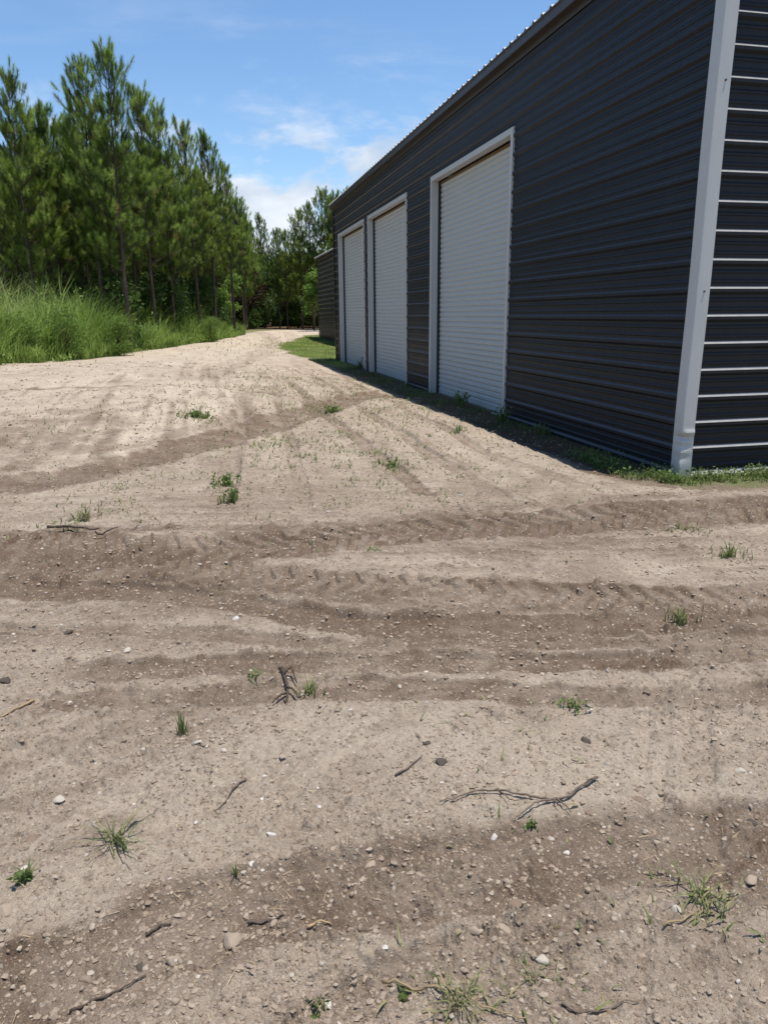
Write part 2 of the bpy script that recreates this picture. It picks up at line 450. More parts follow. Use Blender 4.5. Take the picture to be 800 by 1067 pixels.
def mat_metal_paint(name, col, rough=.38, dirt=.25, dirt_col=(.13, .105, .085), dirt_h=1.0, spec=.5, ledge_glint=0.):
    m = NT(name)
    sep = m.n.new('ShaderNodeSeparateXYZ'); m.link(m.tc.outputs['Object'], sep.inputs[0])
    n = m.noise(2.2, 6, .65); ns = m.noise(9, 5, .7, stretch=(1, 1, .12))
    hgt = m.n.new('ShaderNodeMapRange'); hgt.inputs['From Min'].default_value = 0; hgt.inputs['From Max'].default_value = dirt_h; hgt.inputs['To Min'].default_value = 1; hgt.inputs['To Max'].default_value = .12
    m.link(sep.outputs['Z'], hgt.inputs['Value'])
    f = m.math('MULTIPLY', m.math('MULTIPLY', hgt.outputs[0], m.ramp(n, [(.3, .35), (.7, 1.)])), dirt)
    c = m.mix(f, col, dirt_col)
    c = m.mix(m.math('MULTIPLY', m.ramp(ns, [(.5, 0.), (.75, 1.)]), .12), c, dirt_col)
    if ledge_glint:
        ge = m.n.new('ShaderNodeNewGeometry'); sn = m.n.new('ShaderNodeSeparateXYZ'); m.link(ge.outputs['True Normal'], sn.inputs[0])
        up = m.math('MULTIPLY', m.ramp(sn.outputs['Z'], [(.58, 0.), (.70, 1.)]), m.math('MULTIPLY', m.ramp(ns, [(.2, .75), (.7, 1.)]), ledge_glint))
        c = m.mix(up, c, (.36, .35, .34))  # dust-pale colour standing in for the sun's glint on up-facing rib slopes
    r = m.math('ADD', m.math('MULTIPLY', f, .25), rough)
    r = m.math('ADD', r, m.math('MULTIPLY', m.ramp(n, [(.3, 0.), (.8, 1.)]), .05))
    nb = m.bump(m.noise(.9, 3, .5), .25, .03)
    nb = m.bump(m.noise(240, 2, .5), .06, .002, nb)
    return m.set(c, r, spec=spec, normal=nb)

def mat_simple(name, a, b, scale=8, rough=.85, bump=.3, dist=.01, spec=.25):
    m = NT(name)
    n = m.noise(scale, 5, .65)
    return m.set(m.mix(m.ramp(n, [(.3, 0.), (.7, 1.)]), a, b), rough, spec=spec, normal=m.bump(n, bump, dist))

def mat_stone():
    m = NT('stone')
    info = m.n.new('ShaderNodeObjectInfo')
    n = m.noise(30, 5, .65); t = m.attr('tint').outputs['Fac']
    rnd = m.math('FRACT', m.math('ADD', info.outputs['Random'], t))
    c = m.ramp(rnd, [(0., (.19, .14, .10)), (.35, (.29, .235, .18)), (.62, (.36, .30, .235)), (.88, (.27, .21, .16)), (.97, (.44, .40, .34)), (1., (.54, .51, .46))])
    c = m.mix(m.ramp(n, [(.35, .45), (.65, 0.)]), c, (.20, .145, .10))
    return m.set(c, .9, spec=.25, normal=m.bump(n, .4, .004))

M = {}
M['ground'] = mat_ground()
M['needles'] = mat_foliage('pine_needles', (.032, .064, .014), (.235, .325, .062), dry=(.19, .11, .045), trans=.36, rough=.6)
M['leaves'] = mat_foliage('broad_leaves', (.025, .05, .014), (.08, .14, .03), dry=(.10, .045, .03), trans=.3)
M['bright_leaves'] = mat_foliage('bright_leaves', (.07, .14, .02), (.16, .26, .05), dry=(.2, .2, .06), trans=.4)
M['bush_leaves'] = mat_foliage('weed_bush_leaves', (.055, .115, .020), (.165, .265, .055), dry=(.24, .24, .08), trans=.35)
M['red_leaves'] = mat_foliage('red_brown_leaves', (.035, .014, .011), (.10, .040, .030), dry=(.10, .05, .03), trans=.15)
M['grass'] = mat_foliage('grass_blades', (.085, .155, .028), (.235, .335, .085), dry=(.42, .39, .20), trans=.3)
M['lawn'] = mat_foliage('lawn_blades', (.11, .17, .030), (.24, .32, .08), dry=(.36, .33, .14), trans=.3)
M['weed'] = mat_foliage('weed_leaves', (.045, .085, .022), (.13, .19, .055), dry=(.33, .27, .15), trans=.3)
M['dry'] = mat_foliage('dry_straw', (.28, .21, .12), (.46, .38, .24), trans=.15)
M['bark'] = mat_bark('pine_bark', (.045, .032, .024), (.15, .11, .08))
M['wood'] = mat_bark('weathered_wood', (.07, .052, .04), (.20, .155, .12))
M['rootwood'] = mat_bark('dark_root', (.035, .026, .02), (.12, .09, .065))
M['stone'] = mat_stone()
M['clod'] = mat_simple('soil_clods', (.15, .11, .078), (.36, .29, .22), 25, .95, .6, .006, .1)
M['char'] = mat_metal_paint('charcoal_wall_paint', (.0110, .0140, .020), .42, .06, (.075, .064, .056), 2.6, spec=.2, ledge_glint=.16)  # weak painted rib glint, for the shaded long wall
M['char_lit_ribs'] = mat_metal_paint('charcoal_wall_paint_lit_ribs', (.0115, .013, .017), .42, .06, (.06, .052, .046), 2.0, spec=.22, ledge_glint=.8)  # same paint with a strong painted rib glint, for the sunlit gable
M['trim'] = mat_metal_paint('white_trim_paint', (.465, .472, .462), .40, .35, (.24, .21, .17), .8)
M['curtain'] = mat_metal_paint('white_curtain_paint', (.40, .425, .425), .45, .22, (.33, .31, .27), 1.2)
M['fascia'] = mat_metal_paint('dark_bronze_trim', (.040, .034, .030), .45, .1)
M['seal'] = mat_simple('brown_header_seal', (.10, .07, .04), (.19, .135, .08), 6, .8)
M['guide'] = mat_simple('dark_door_guide', (.03, .032, .036), (.05, .05, .05), 6, .7)
M['slab'] = mat_simple('concrete', (.30, .29, .27), (.42, .40, .37), 5, .9, .4)
_g = NT('galvalume_roof'); _n = _g.noise(60, 3, .6)
M['roof'] = _g.set(_g.mix(_n, (.24, .25, .26), (.34, .35, .36)), .6, metal=.2)
M['screw'] = mat_simple('screw_heads', (.05, .05, .055), (.09, .09, .09), 30, .5)

# ------------------------------------------------------------------ ground sheet
ang_f = np.arange(-.66, .66, .00155)
ang_l = np.linspace(-math.pi, -.66, 130)[:-1]
ang_r = np.linspace(.66, math.pi, 130)
ang = np.concatenate([ang_l, ang_f, ang_r[:-1]])
rad = [.25]
while rad[-1] < 900:
    r = rad[-1]
    k = .03 if r < 1.15 else .0021 if r < 3.2 else .0029 if r < 6.5 else .0042 if r < 13 else .009 if r < 34 else .03 if r < 120 else .1
    rad.append(r * (1 + k))
rad = np.array(rad)
A, Q = np.meshgrid(ang, rad)
gx, gy = (np.sin(A) * Q).ravel(), (np.cos(A) * Q).ravel()
gx = np.concatenate([gx, [0.]]); gy = np.concatenate([gy, [0.]])
gz = macro(gx, gy)
dz, moist_shade, sand = detail(gx, gy)
gz = gz + dz
GZ_GRID = gz[:-1].reshape(len(rad), len(ang))
lawn = in_lawn(gx, gy)
bd = bank_depth(gx, gy)
bank = sst(-.3, .6, bd + .5 * pnoise(gx * .8, gy * .8, 71)) * (gy > 5)
wood = np.maximum(sst(4, 9, bd) * (gy > 5), sst(72, 84, gy))
away = np.maximum(sst(30, 60, np.abs(gx)), sst(8, 25, -gy))
s_, t_ = shed_frame(gx, gy)
Dm = shed_dist(gx, gy)
strip = (1 - sst(.35, .8, Dm + .25 * pnoise(gx * 2, gy * 2, 72))) * .75
green = np.clip(np.maximum.reduce([lawn * .9, bank * .7, away * .6, strip * (s_ < .1) * (t_ > -.3), strip * .12]), 0, 1)
moist_shade = np.maximum(moist_shade, (1 - sst(.7, 1.25, Dm)) * .9) * (1 - lawn)  # real damp, plus the building's shadow strip painted in as darker soil
litter = np.clip(np.maximum(wood, (1 - sst(.75, 1.3, Dm + .2 * pnoise(gx * 2, gy * 2, 73))) * .85 * (t_ < .1) * (s_ > .2) * (1 - lawn)), 0, 1)  # forest litter, plus the long wall's shadow deepened by painted dark soil
nr, na = len(rad), len(ang)
i = np.arange(nr - 1)[:, None] * na; j = np.arange(na)[None, :]; j2 = (j + 1) % na
F = np.stack([i + j, i + j2, i + na + j2, i + na + j], -1).reshape(-1, 4)
# the small disc under the viewer's feet closes the sheet
cf = np.stack([np.full(na, nr * na), (np.arange(na) + 1) % na, np.arange(na), np.arange(na)], -1)
F = F[:, ::-1]
V = np.stack([gx, gy, gz], -1)
V[-1, 2] = gz[:na].mean()
mask = np.stack([moist_shade, sand * (1 - lawn), green, litter], -1)
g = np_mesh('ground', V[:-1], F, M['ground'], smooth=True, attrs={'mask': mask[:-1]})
tag(g, 'bare sandy dirt ground pressed with crossing tyre tracks', 'ground', kind='structure')
def surf(x, y):
    """height of the finished ground sheet"""
    x = np.atleast_1d(np.asarray(x, float)); y = np.atleast_1d(np.asarray(y, float))
    r = np.hypot(x, y); a = np.arctan2(x, y)
    fi = np.interp(r, rad, np.arange(nr)); fj = np.interp(a, ang, np.arange(na))
    i0 = np.clip(fi.astype(int), 0, nr - 2); j0 = np.clip(fj.astype(int), 0, na - 2)
    u, v = fi - i0, fj - j0
    g = GZ_GRID
    return g[i0, j0] * (1 - u) * (1 - v) + g[i0 + 1, j0] * u * (1 - v) + g[i0, j0 + 1] * (1 - u) * v + g[i0 + 1, j0 + 1] * u * v

def ground_z(x, y): return float(surf(x, y)[0])

# ------------------------------------------------------------------ sheds
def panel_rows(z0, z1):
    prof = [(-.046, 0), (-.017, .032), (.017, .032), (.046, 0), (.080, 0), (.090, .011), (.107, .011), (.126, 0), (.182, 0), (.192, .011), (.209, .011), (.228, 0)]
    rows = []
    k0 = int(math.floor(z0 / PERIOD)) - 1; k1 = int(math.ceil(z1 / PERIOD)) + 1
    for k in range(k0, k1 + 1):
        rows += [(k * PERIOD + o, d) for o, d in prof]
    zs = [r[0] for r in rows]; ds = [r[1] for r in rows]
    out = [(z0, float(np.interp(z0, zs, ds)))] + [r for r in rows if z0 + 1e-4 < r[0] < z1 - 1e-4] + [(z1, float(np.interp(z1, zs, ds)))]
    return out

def ribbed(sh, axis, a_of_z, z0, z1, sign=-1):
    """ribbed sheet standing on an axis of the shed's own frame: 's' = long wall at t=0, 't' = gable at s=0 (ribs stand out by sign)"""
    rows = panel_rows(z0, z1)
    nseg = 1
    vs = []
    for z, d in rows:
        a0, a1 = a_of_z(z)
        for a in (a0, a1):
            vs.append((a, d, z))
    vs = [((a, sign * d, z) if axis == 's' else (sign * d, a, z)) for a, d, z in vs]
    fs = [(2 * i, 2 * i + 1, 2 * i + 3, 2 * i + 2) for i in range(len(rows) - 1)]
    sh.add(vs, fs)

def place_shed(name, s0, t0, zbase):
    o = empty(name, (WC[0] + WD[0] * s0 + WE[0] * t0, WC[1] + WD[1] * s0 + WE[1] * t0, zbase))
    # local x -> WD, local y -> -WE keeps it right-handed
    o.rotation_euler = (0, 0, math.atan2(WD[1], WD[0]))
    return o
# local frame of a shed: x = s along the wall, y = -t (so the visible long wall faces +y)
class SShape(Shape):
    def add(s, vs, fs):
        Shape.add(s, [(v[0], -v[1], v[2]) for v in vs], [tuple(reversed(f)) for f in fs])

def roof_sheet(sh, s0, s1, run, over, z_eave, slope, rib=.032):
    """one slope of ribbed roof sheet from the eave to the ridge, ribs running up the slope"""
    prof = [(-.046, 0), (-.022, rib), (.022, rib), (.046, 0), (.1524, 0)]
    line = []
    k = 0
    while s0 + k * PERIOD < s1 + .05:
        for o, d in prof:
            a = s0 + .05 + k * PERIOD + o
            if s0 <= a <= s1: line.append((a, d))
        k += 1
    for lo, hi in ((-over, run), (2 * run + over, run)):
        for dz in (0., -.012):
            pass
        top, bot = [], []
        zl = z_eave - over * slope; zh = z_eave + run * slope
        for a, d in line:
            top += [(a, lo, zl + d), (a, hi, zh + d)]
            bot += [(a, lo, zl + d - .012), (a, hi, zh + d - .012)]
        n = len(line)
        sh.add(top + bot, [(2 * i, 2 * i + 1, 2 * i + 3, 2 * i + 2) for i in range(n - 1)] +
               [(2 * n + 2 * i, 2 * n + 2 * i + 2, 2 * n + 2 * i + 3, 2 * n + 2 * i + 1) for i in range(n - 1)] +
               [(2 * i, 2 * i + 2, 2 * n + 2 * i + 2, 2 * n + 2 * i) for i in range(n - 1)] +
               [(0, 2 * n, 2 * n + 1, 1), (2 * n - 2, 2 * n - 1, 4 * n - 1, 4 * n - 2)])

# eave height read from the far end of the eave
def height_at(px, py, s, t):
    x, y = WC + WD * s + WE * t
    d = ray(px, py); k = y / d[1]
    return CAM_Z + d[2] * k
EAVE = height_at(346, 213, WLEN + .12, -.17)
SLOPE = .25
DOORS = [(18.30, 23.38), (12.68, 17.68), (5.47, 10.44)]
DTOP = 5.02

def corner_post(sh, z1, leg=.118, out=.046, dent=False, mirror=1.0):
    zs = list(np.linspace(-.06, 1.2, 64)) + list(np.linspace(1.3, z1, 24)) if dent else [-.06, z1]
    prof = [(leg, 0.), (leg, -out), (leg * .5, -out - .002), (.0, -out - .003), (-out * .85, -out - .002), (-out - .002, -out * .85), (-out - .003, .0), (-out - .002, leg * .5), (-out, leg), (0., leg)]
    vs = []
    for z in zs:
        for i, (s, t) in enumerate(prof):
            if dent:
                e = math.exp(-((z - .455) / .035) ** 2) * .050 + math.exp(-((z - .36) / .05) ** 2) * .026 + math.exp(-((z - .22) / .05) ** 2) * .014
                wgt = {2: .25, 3: .8, 4: 1., 5: 1., 6: .75, 7: .35}.get(i, .0)
                s2, t2 = s + e * wgt, t + e * wgt * .85
                bulge = math.exp(-((z - .52) / .03) ** 2) * .012 * (i in (6, 7, 8))
                lean = -.006 * math.sin(z * 2.1) * (i not in (0, 9))
                s2 -= bulge; t2 += lean
                vs.append((s2, t2, z))
            else:
                vs.append((s, t, z))
    n = len(prof)
    fs = []
    for k in range(len(zs) - 1):
        for i in range(n - 1):
            fs.append((k * n + i, k * n + i + 1, (k + 1) * n + i + 1, (k + 1) * n + i))
    sh.add(vs, fs)

shed = place_shed('storage_building', 0, 0, 0)
tag(shed, 'tall charcoal metal storage building with three white roll-up doors', 'building')

# long wall facing the dirt, in pieces round the door openings
w = SShape()
for a, b in [(0.09, DOORS[2][0]), (DOORS[2][1], DOORS[1][0]), (DOORS[1][1], DOORS[0][0]), (DOORS[0][1], WLEN - .02)]:
    ribbed(w, 's', lambda z, a=a, b=b: (a, b), -.03, DTOP)
ribbed(w, 's', lambda z: (0.09, WLEN - .02), DTOP, EAVE - .02)
# screws along a few girt lines
for k in (3, 8, 13, 18):
    z = k * PERIOD + .062
    s = .5
    while s < WLEN - .3:
        if not any(a - .05 < s < b + .05 and z < DTOP for a, b in DOORS):
            w.add([(s + .009 * math.cos(q), -.006, z + .009 * math.sin(q)) for q in [i * math.pi / 3 for i in range(6)]] + [(s, -.010, z)], [(i, (i + 1) % 6, 6) for i in range(6)])
        s += .6096
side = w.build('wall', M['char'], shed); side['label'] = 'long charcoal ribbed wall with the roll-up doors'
w = SShape()
apex = EAVE + SLOPE * WWID / 2
def gab(z):
    e = max(0, (z - EAVE + .02) / SLOPE)
    return (.09 + e, WWID - .03 - e)
ribbed(w, 't', gab, -.03, apex - .03)
fr = w.build('wall', M['char_lit_ribs'], shed); fr['label'] = 'front gable wall of charcoal ribbed sheet with sunlit ribs'
w = SShape()
rows = panel_rows(-.03, EAVE)
w.add([(WLEN, .03, -.03), (WLEN, WWID - .03, -.03), (WLEN, WWID - .03, EAVE), (WLEN, WWID / 2, apex - .03), (WLEN, .03, EAVE)], [(0, 1, 2, 3, 4)])
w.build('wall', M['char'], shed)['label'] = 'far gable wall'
w = SShape(); w.add([(.03, WWID, -.03), (WLEN - .03, WWID, -.03), (WLEN - .03, WWID, EAVE), (.03, WWID, EAVE)], [(0, 1, 2, 3)])
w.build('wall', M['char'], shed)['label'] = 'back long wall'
# roof
r_ = SShape(); roof_sheet(r_, -.12, WLEN + .14, WWID / 2, .17, EAVE, SLOPE); roof = r_.build('roof', M['roof'], shed)
f_ = SShape()
zt = EAVE - .17 * SLOPE
f_.add([(-.10, -.140, zt - .006), (WLEN + .10, -.140, zt - .006), (WLEN + .10, -.140, zt - .150), (-.10, -.140, zt - .150),
        (-.10, -.162, zt - .158), (WLEN + .10, -.162, zt - .158), (-.10, -.158, zt - .172), (WLEN + .10, -.158, zt - .172),
        (-.10, -.036, zt - .172), (WLEN + .10, -.036, zt - .172), (-.10, -.036, zt - .26), (WLEN + .10, -.036, zt - .26)],
       [(0, 1, 2, 3), (3, 2, 5, 4), (4, 5, 7, 6), (6, 7, 9, 8), (8, 9, 11, 10)])
f_.build('eave_trim', M['fascia'], shed)
# rake trim on the front gable
k_ = SShape()
for a, b in ((0., WWID / 2), (WWID, WWID / 2)):
    za, zb = EAVE - .03, apex - .03
    k_.add([(-.05, a, za - .16), (-.05, b, zb - .16), (-.05, b, zb), (-.05, a, za), (-.036, a, za - .16), (-.036, b, zb - .16)], [(0, 1, 2, 3), (0, 4, 5, 1)])
k_.build('rake_trim', M['fascia'], shed)
p_ = SShape(); corner_post(p_, EAVE - .2, dent=True); cp_ = p_.build('corner_trim', M['trim'], shed, smooth=False)
cp_['label'] = 'white corner trim, dented near the ground'
for zz in (2.12, 4.25, 6.0):
    q_ = SShape(); q_.tube([(-.046, .05, zz), (-.058, .05, zz)], .012, 6); q_.build('screw', M['screw'], shed)
c2 = SShape(); c2.add([(WLEN - .12, -.036, -.05), (WLEN + .036, -.036, -.05), (WLEN + .036, -.036, EAVE - .2), (WLEN - .12, -.036, EAVE - .2), (WLEN + .036, .1, -.05), (WLEN + .036, .1, EAVE - .2)], [(0, 1, 2, 3), (1, 4, 5, 2)])
c2.build('corner_trim', M['fascia'], shed)['label'] = 'dark corner trim at the far end'
b_ = SShape()
b_.add([(-.04, .12, .012), (-.04, WWID, .012), (-.052, .12, -.004), (-.052, WWID, -.004), (-.052, .12, -.09), (-.052, WWID, -.09), (0, .12, .016), (0, WWID, .016)], [(6, 7, 1, 0), (0, 1, 3, 2), (2, 3, 5, 4)])
b_.build('base_trim', M['trim'], shed)
sl = SShape(); sl.box((.02, .02, -.35), (WLEN - .02, WWID - .02, -.034)); sl.build('floor_slab', M['slab'], shed)

REC = .215
for k, (a, b) in enumerate(DOORS):
    fa = .105
    z0 = -.028
    d = SShape()
    per = .114
    ia, ib, it = a + fa, b - fa, DTOP - fa
    # curtain: rolled corrugations
    n = int((it - .07 - (z0 + .10)) / per * 12)
    vs = []; fs = []
    for i in range(n + 1):
        z = z0 + .10 + (it - .07 - z0 - .10) * i / n
        ph = (z / per) % 1.
        dep = .030 * min(1., abs(math.sin(math.pi * ph)) * 1.6) ** .8
        for s in (ia + .035, ib - .035): vs.append((s, REC - dep, z))
    fs = [(2 * i, 2 * i + 1, 2 * i + 3, 2 * i + 2) for i in range(n)]
    d.add(vs, fs)
    nm = ['farthest roll-up door, next to the far corner', 'middle roll-up door, close beside the farthest one', 'nearest roll-up door, standing apart and largest in view'][k]
    cur = d.build('roll_up_door', M['curtain'], shed, smooth=True); cur['label'] = nm
    fr_ = SShape()
    o = -.040
    # face trim: two jambs and a head, butted, with returns into the opening
    fr_.box((a, o, z0), (a + fa, -.0005, DTOP - fa)); fr_.box((b - fa, o, z0), (b, -.0005, DTOP - fa)); fr_.box((a, o, DTOP - fa), (b, -.0005, DTOP))
    fr_.box((ia - .004, 0, z0), (ia, .125, it)); fr_.box((ib, 0, z0), (ib + .004, .125, it)); fr_.box((ia, 0, it), (ib, .125, it + .004))
    fr_.build('door_frame', M['trim'], cur)
    for sa, sgn in ((ia, 1), (ib, -1)):
        gd = SShape(); e0, e1 = sorted((sa - .006 * sgn, sa - .001 * sgn)); gd.box((e0, .1255, z0), (e1, REC + .028, it)); e0, e1 = sorted((sa - .001 * sgn, sa + .06 * sgn)); gd.box((e0, REC + .006, z0), (e1, REC + .028, it)); gd.build('guide', M['guide'], cur)
    se = SShape(); se.box((ia + .002, REC - .024, it - .075), (ib - .002, REC + .02, it - .002)); se.build('header_seal', M['seal'], cur)
    bb = SShape(); bb.box((ia + .03, REC - .026, z0 + .004), (ib - .03, REC + .006, z0 + .098)); bb.build('bottom_bar', M['curtain'], cur)

# second shed farther off, its long wall seen past the far corner of the first
x2, y2 = at(333, 352)
s2, t2 = shed_frame(x2, y2)
d2 = ray(333.5, 268)
EAVE2 = CAM_Z + d2[2] * (y2 / d2[1])
zb2 = float(macro(x2, y2)) - .03
EAVE2 -= zb2
L2, W2 = 15., 12.2
shed2 = place_shed('storage_building', s2 - L2, t2, zb2)
tag(shed2, 'dark ribbed metal building in the distance, seen past the far corner of the big one', 'building')
w = SShape(); ribbed(w, 's', lambda z: (0.02, L2 - .02), -.03, EAVE2 - .02)
for t in (W2,):
    w.add([(.02, t, -.03), (L2 - .02, t, -.03), (L2 - .02, t, EAVE2), (.02, t, EAVE2)], [(0, 1, 2, 3)])
for s in (0.02, L2 - .02):
    w.add([(s, .0, -.03), (s, W2, -.03), (s, W2, EAVE2), (s, W2 / 2, EAVE2 + SLOPE * W2 / 2), (s, 0., EAVE2)], [(0, 1, 2, 3, 4)])
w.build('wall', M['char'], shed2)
r_ = SShape(); roof_sheet(r_, -.12, L2 + .14, W2 / 2, .22, EAVE2, SLOPE); r_.build('roof', M['roof'], shed2)
f_ = SShape(); f_.box((-.1, -.20, EAVE2 - .12), (L2 + .1, -.17, EAVE2 - .075)); f_.build('eave_trim', M['trim'], shed2)
c2 = SShape(); c2.box((L2 - .1, -.045, -.05), (L2 + .012, -.034, EAVE2 - .1)); c2.build('corner_trim', M['fascia'], shed2)
sl = SShape(); sl.box((.03, .03, -.5), (L2 - .03, W2 - .03, -.035)); sl.build('floor_slab', M['slab'], shed2)

# ------------------------------------------------------------------ blades
def blade_mesh(P, h, w, az, lean, seg=3, droop=.25, sideaz=None):
    """many curved, tapering blades as arrays: P roots (N,3)"""
    N = len(P)
    us = np.linspace(0, 1, seg + 1)
    dx, dy = np.cos(az), np.sin(az)
    sa = az + math.pi / 2 if sideaz is None else sideaz
    sx, sy = np.cos(sa), np.sin(sa)
    V = np.zeros((N, 2 * seg + 1, 3), np.float32)
    for k, u in enumerate(us):
        off = lean * h * (u ** 1.8)
        zz = h * (u - droop * lean * u ** 2.6)
        cx, cy, cz = P[:, 0] + dx * off, P[:, 1] + dy * off, P[:, 2] + zz
        ww = w * (1 - .25 * u - .6 * u * u) * .5
        if k < seg:
            V[:, 2 * k] = np.stack([cx - sx * ww, cy - sy * ww, cz], -1)
            V[:, 2 * k + 1] = np.stack([cx + sx * ww, cy + sy * ww, cz], -1)
        else:
            V[:, 2 * seg] = np.stack([cx, cy, cz], -1)
    f = []
    for k in range(seg - 1):
        f += [(2 * k, 2 * k + 1, 2 * k + 3), (2 * k, 2 * k + 3, 2 * k + 2)]
    f.append((2 * seg - 2, 2 * seg - 1, 2 * seg))
    f = np.array(f)
    F = (np.arange(N)[:, None, None] * (2 * seg + 1) + f[None]).reshape(-1, 3)
    return V.reshape(-1, 3), F

def rep(a, seg=3): return np.repeat(a, 2 * seg + 1)

def stack(parts):
    Vs, Fs, As, n = [], [], {}, 0
    for V, F, at_ in parts:
        Vs.append(V); Fs.append(F + n); n += len(V)
        for k, v in at_.items(): As.setdefault(k, []).append(v)
    return np.concatenate(Vs), np.concatenate(Fs), {k: np.concatenate(v) for k, v in As.items()}

def leaf_cards(C, size, rng_, up=.3):
    """small folded leaves (two triangles) at points C"""
    N = len(C)
    d = rng_.normal(size=(N, 3)); d[:, 2] = d[:, 2] * .6 + up; d /= np.linalg.norm(d, axis=1)[:, None]
    e = rng_.normal(size=(N, 3)); e -= d * (e * d).sum(1)[:, None]; e /= np.linalg.norm(e, axis=1)[:, None]
    n = np.cross(d, e)
    s = (size * rng_.uniform(.6, 1.3, N))[:, None]
    V = np.stack([C, C + d * s * .5 + e * s * .28 + n * s * .06, C + d * s, C + d * s * .5 - e * s * .28 + n * s * .06], 1)
    f = np.array([(0, 1, 2), (0, 2, 3)])
    F = (np.arange(N)[:, None, None] * 4 + f[None]).reshape(-1, 3)
    return V.reshape(-1, 3), F

# rank grass on the bank left of the dirt
def bank_points(n, d0, d1, ymin, ymax, rg):
    y = ymin + (ymax - ymin) * rg.random(n) ** 1.25
    dpt = d0 + (d1 - d0) * rg.random(n)
    bx = np.interp(y, BANKP[:, 1], BANKP[:, 0])
    return bx - dpt, y
rg = np.random.default_rng(5)
px_, py_ = bank_points(90000, -.35, 9., 16, 62, rg)
clump = fbm(px_ * .55, py_ * .55, 201, 3)
fine_c = pnoise(px_ * 2.2, py_ * 2.2, 209)
keep = (rg.random(len(px_)) < np.clip(.62 + .8 * fine_c + .4 * clump, .05, 1)) & (in_lawn(px_, py_) < .3)
px_, py_, clump, fine_c = px_[keep], py_[keep], clump[keep], fine_c[keep]
dpt = np.interp(py_, BANKP[:, 1], BANKP[:, 0]) - px_
hmax = np.interp(py_, [16, 26, 32, 38, 60], [3.7, 3.6, 3.1, 2.8, 2.2])
h = hmax * (.34 + .66 * sst(-.3, 1.7, dpt)) * np.clip(.70 + .75 * clump + .40 * fine_c, .22, 1.35) * rg.uniform(.6, 1.1, len(px_))
N = len(px_)
P = np.stack([px_, py_, surf(px_, py_) - .03], -1)
V, F = blade_mesh(P, h, rg.uniform(.018, .040, N) * (1 + (py_ - 16) * .012), rg.uniform(0, 6.283, N), rg.uniform(.25, 1.0, N) ** 1.3, 3, .38)
hue = np.clip(.45 + .9 * fbm(px_ * .35, py_ * .35, 220, 2) + rg.normal(0, .16, N), 0, 1)
tipdry = np.zeros((N, 7)); dryb = np.clip(.9 * fbm(px_ * .3 + 4, py_ * .3, 230, 2) + .05 + rg.normal(0, .15, N), 0, .8) * sst(1.0, 3.0, dpt) + .65 * sst(2.2, 4.5, dpt) * (1 - sst(27, 34, py_)) * rg.random(N)
tipdry[:, 4:] = dryb[:, None]; tipdry[:, 2:4] = dryb[:, None] * .5
lk = np.nonzero((rg.random(N) < .75) & (pnoise(px_ * .8, py_ * .8, 233) > .02))[0]; lk = np.repeat(lk, 2)
lc = np.stack([px_[lk] + rg.normal(0, .12, len(lk)), py_[lk] + rg.normal(0, .12, len(lk)), P[lk, 2] + h[lk] * rg.uniform(.25, .8, len(lk))], -1)
LV, LF = leaf_cards(lc, rg.uniform(.07, .15, len(lk)), rg, .25)
V, F, at_ = stack([(V, F, {'tint': rep(hue), 'dry': tipdry.ravel()}), (LV, LF, {'tint': np.repeat(np.clip(rg.normal(.55, .28, len(lk)), 0, 1), 4), 'dry': np.zeros(4 * len(lk))})])
tg = np_mesh('tall_grass', V, F, M['grass'], attrs=at_)
tag(tg, 'tall rank green grass growing along the left bank below the pines', 'grass', kind='stuff')

# short lawn by the far shed
n = 110000
ss = rng.uniform(19, 53, n); tt = rng.uniform(-3, 7, n)
lx = WC[0] + WD[0] * ss + WE[0] * tt; ly = WC[1] + WD[1] * ss + WE[1] * tt
k = (rng.random(n) < in_lawn(lx, ly)) & (shed_dist(lx, ly) > .03)
lx, ly = lx[k], ly[k]; N = len(lx)
V, F = blade_mesh(np.stack([lx, ly, surf(lx, ly) - .01], -1), rng.uniform(.05, .13, N), rng.uniform(.012, .022, N), rng.uniform(0, 6.28, N), rng.uniform(.2, .9, N), 3, .3)
hue = np.clip(.5 + .8 * fbm(lx * .6, ly * .6, 240, 3) + rng.normal(0, .15, N), 0, 1); dr = np.clip(.2 + .8 * fbm(lx * .9, ly * .9, 250, 2) + rng.normal(0, .1, N), 0, .8)
o = np_mesh('lawn', V, F, M['lawn'], attrs={'tint': rep(hue), 'dry': rep(dr)})
tag(o, 'patch of short mown lawn between the two metal buildings', 'lawn', kind='stuff')

# fresh grass at the foot of the front gable and sparse weeds in the shade of the long wall
def shed_points(n, sa, sb, ta, tb):
    s = rng.uniform(sa, sb, n); t = rng.uniform(ta, tb, n)
    return WC[0] + WD[0] * s + WE[0] * t, WC[1] + WD[1] * s + WE[1] * t
x1, y1 = shed_points(9000, -.50, -.07, -.95, 5.5)
k = rng.random(len(x1)) < np.clip(.62 + .9 * pnoise(x1 * 3.2, y1 * 3.2, 260), .05, 1) * (1 - sst(.28, .50, shed_dist(x1, y1) + .12 * pnoise(x1 * 4, y1 * 4, 262)))
xa, ya = shed_points(2600, -.1, 1.6, -.75, -.07)
k2 = rng.random(len(xa)) < np.clip(.35 + .9 * pnoise(xa * 2.7, ya * 2.7, 261), 0, .9)
x1, y1 = np.concatenate([x1[k], xa[k2]]), np.concatenate([y1[k], ya[k2]])
N = len(x1)
lc = np.stack([x1, y1, surf(x1, y1) + rng.uniform(.02, .13, N)], -1)[rng.random(N) < .45]
LV, LF = leaf_cards(lc, np.full(len(lc), .045), rng, .4)
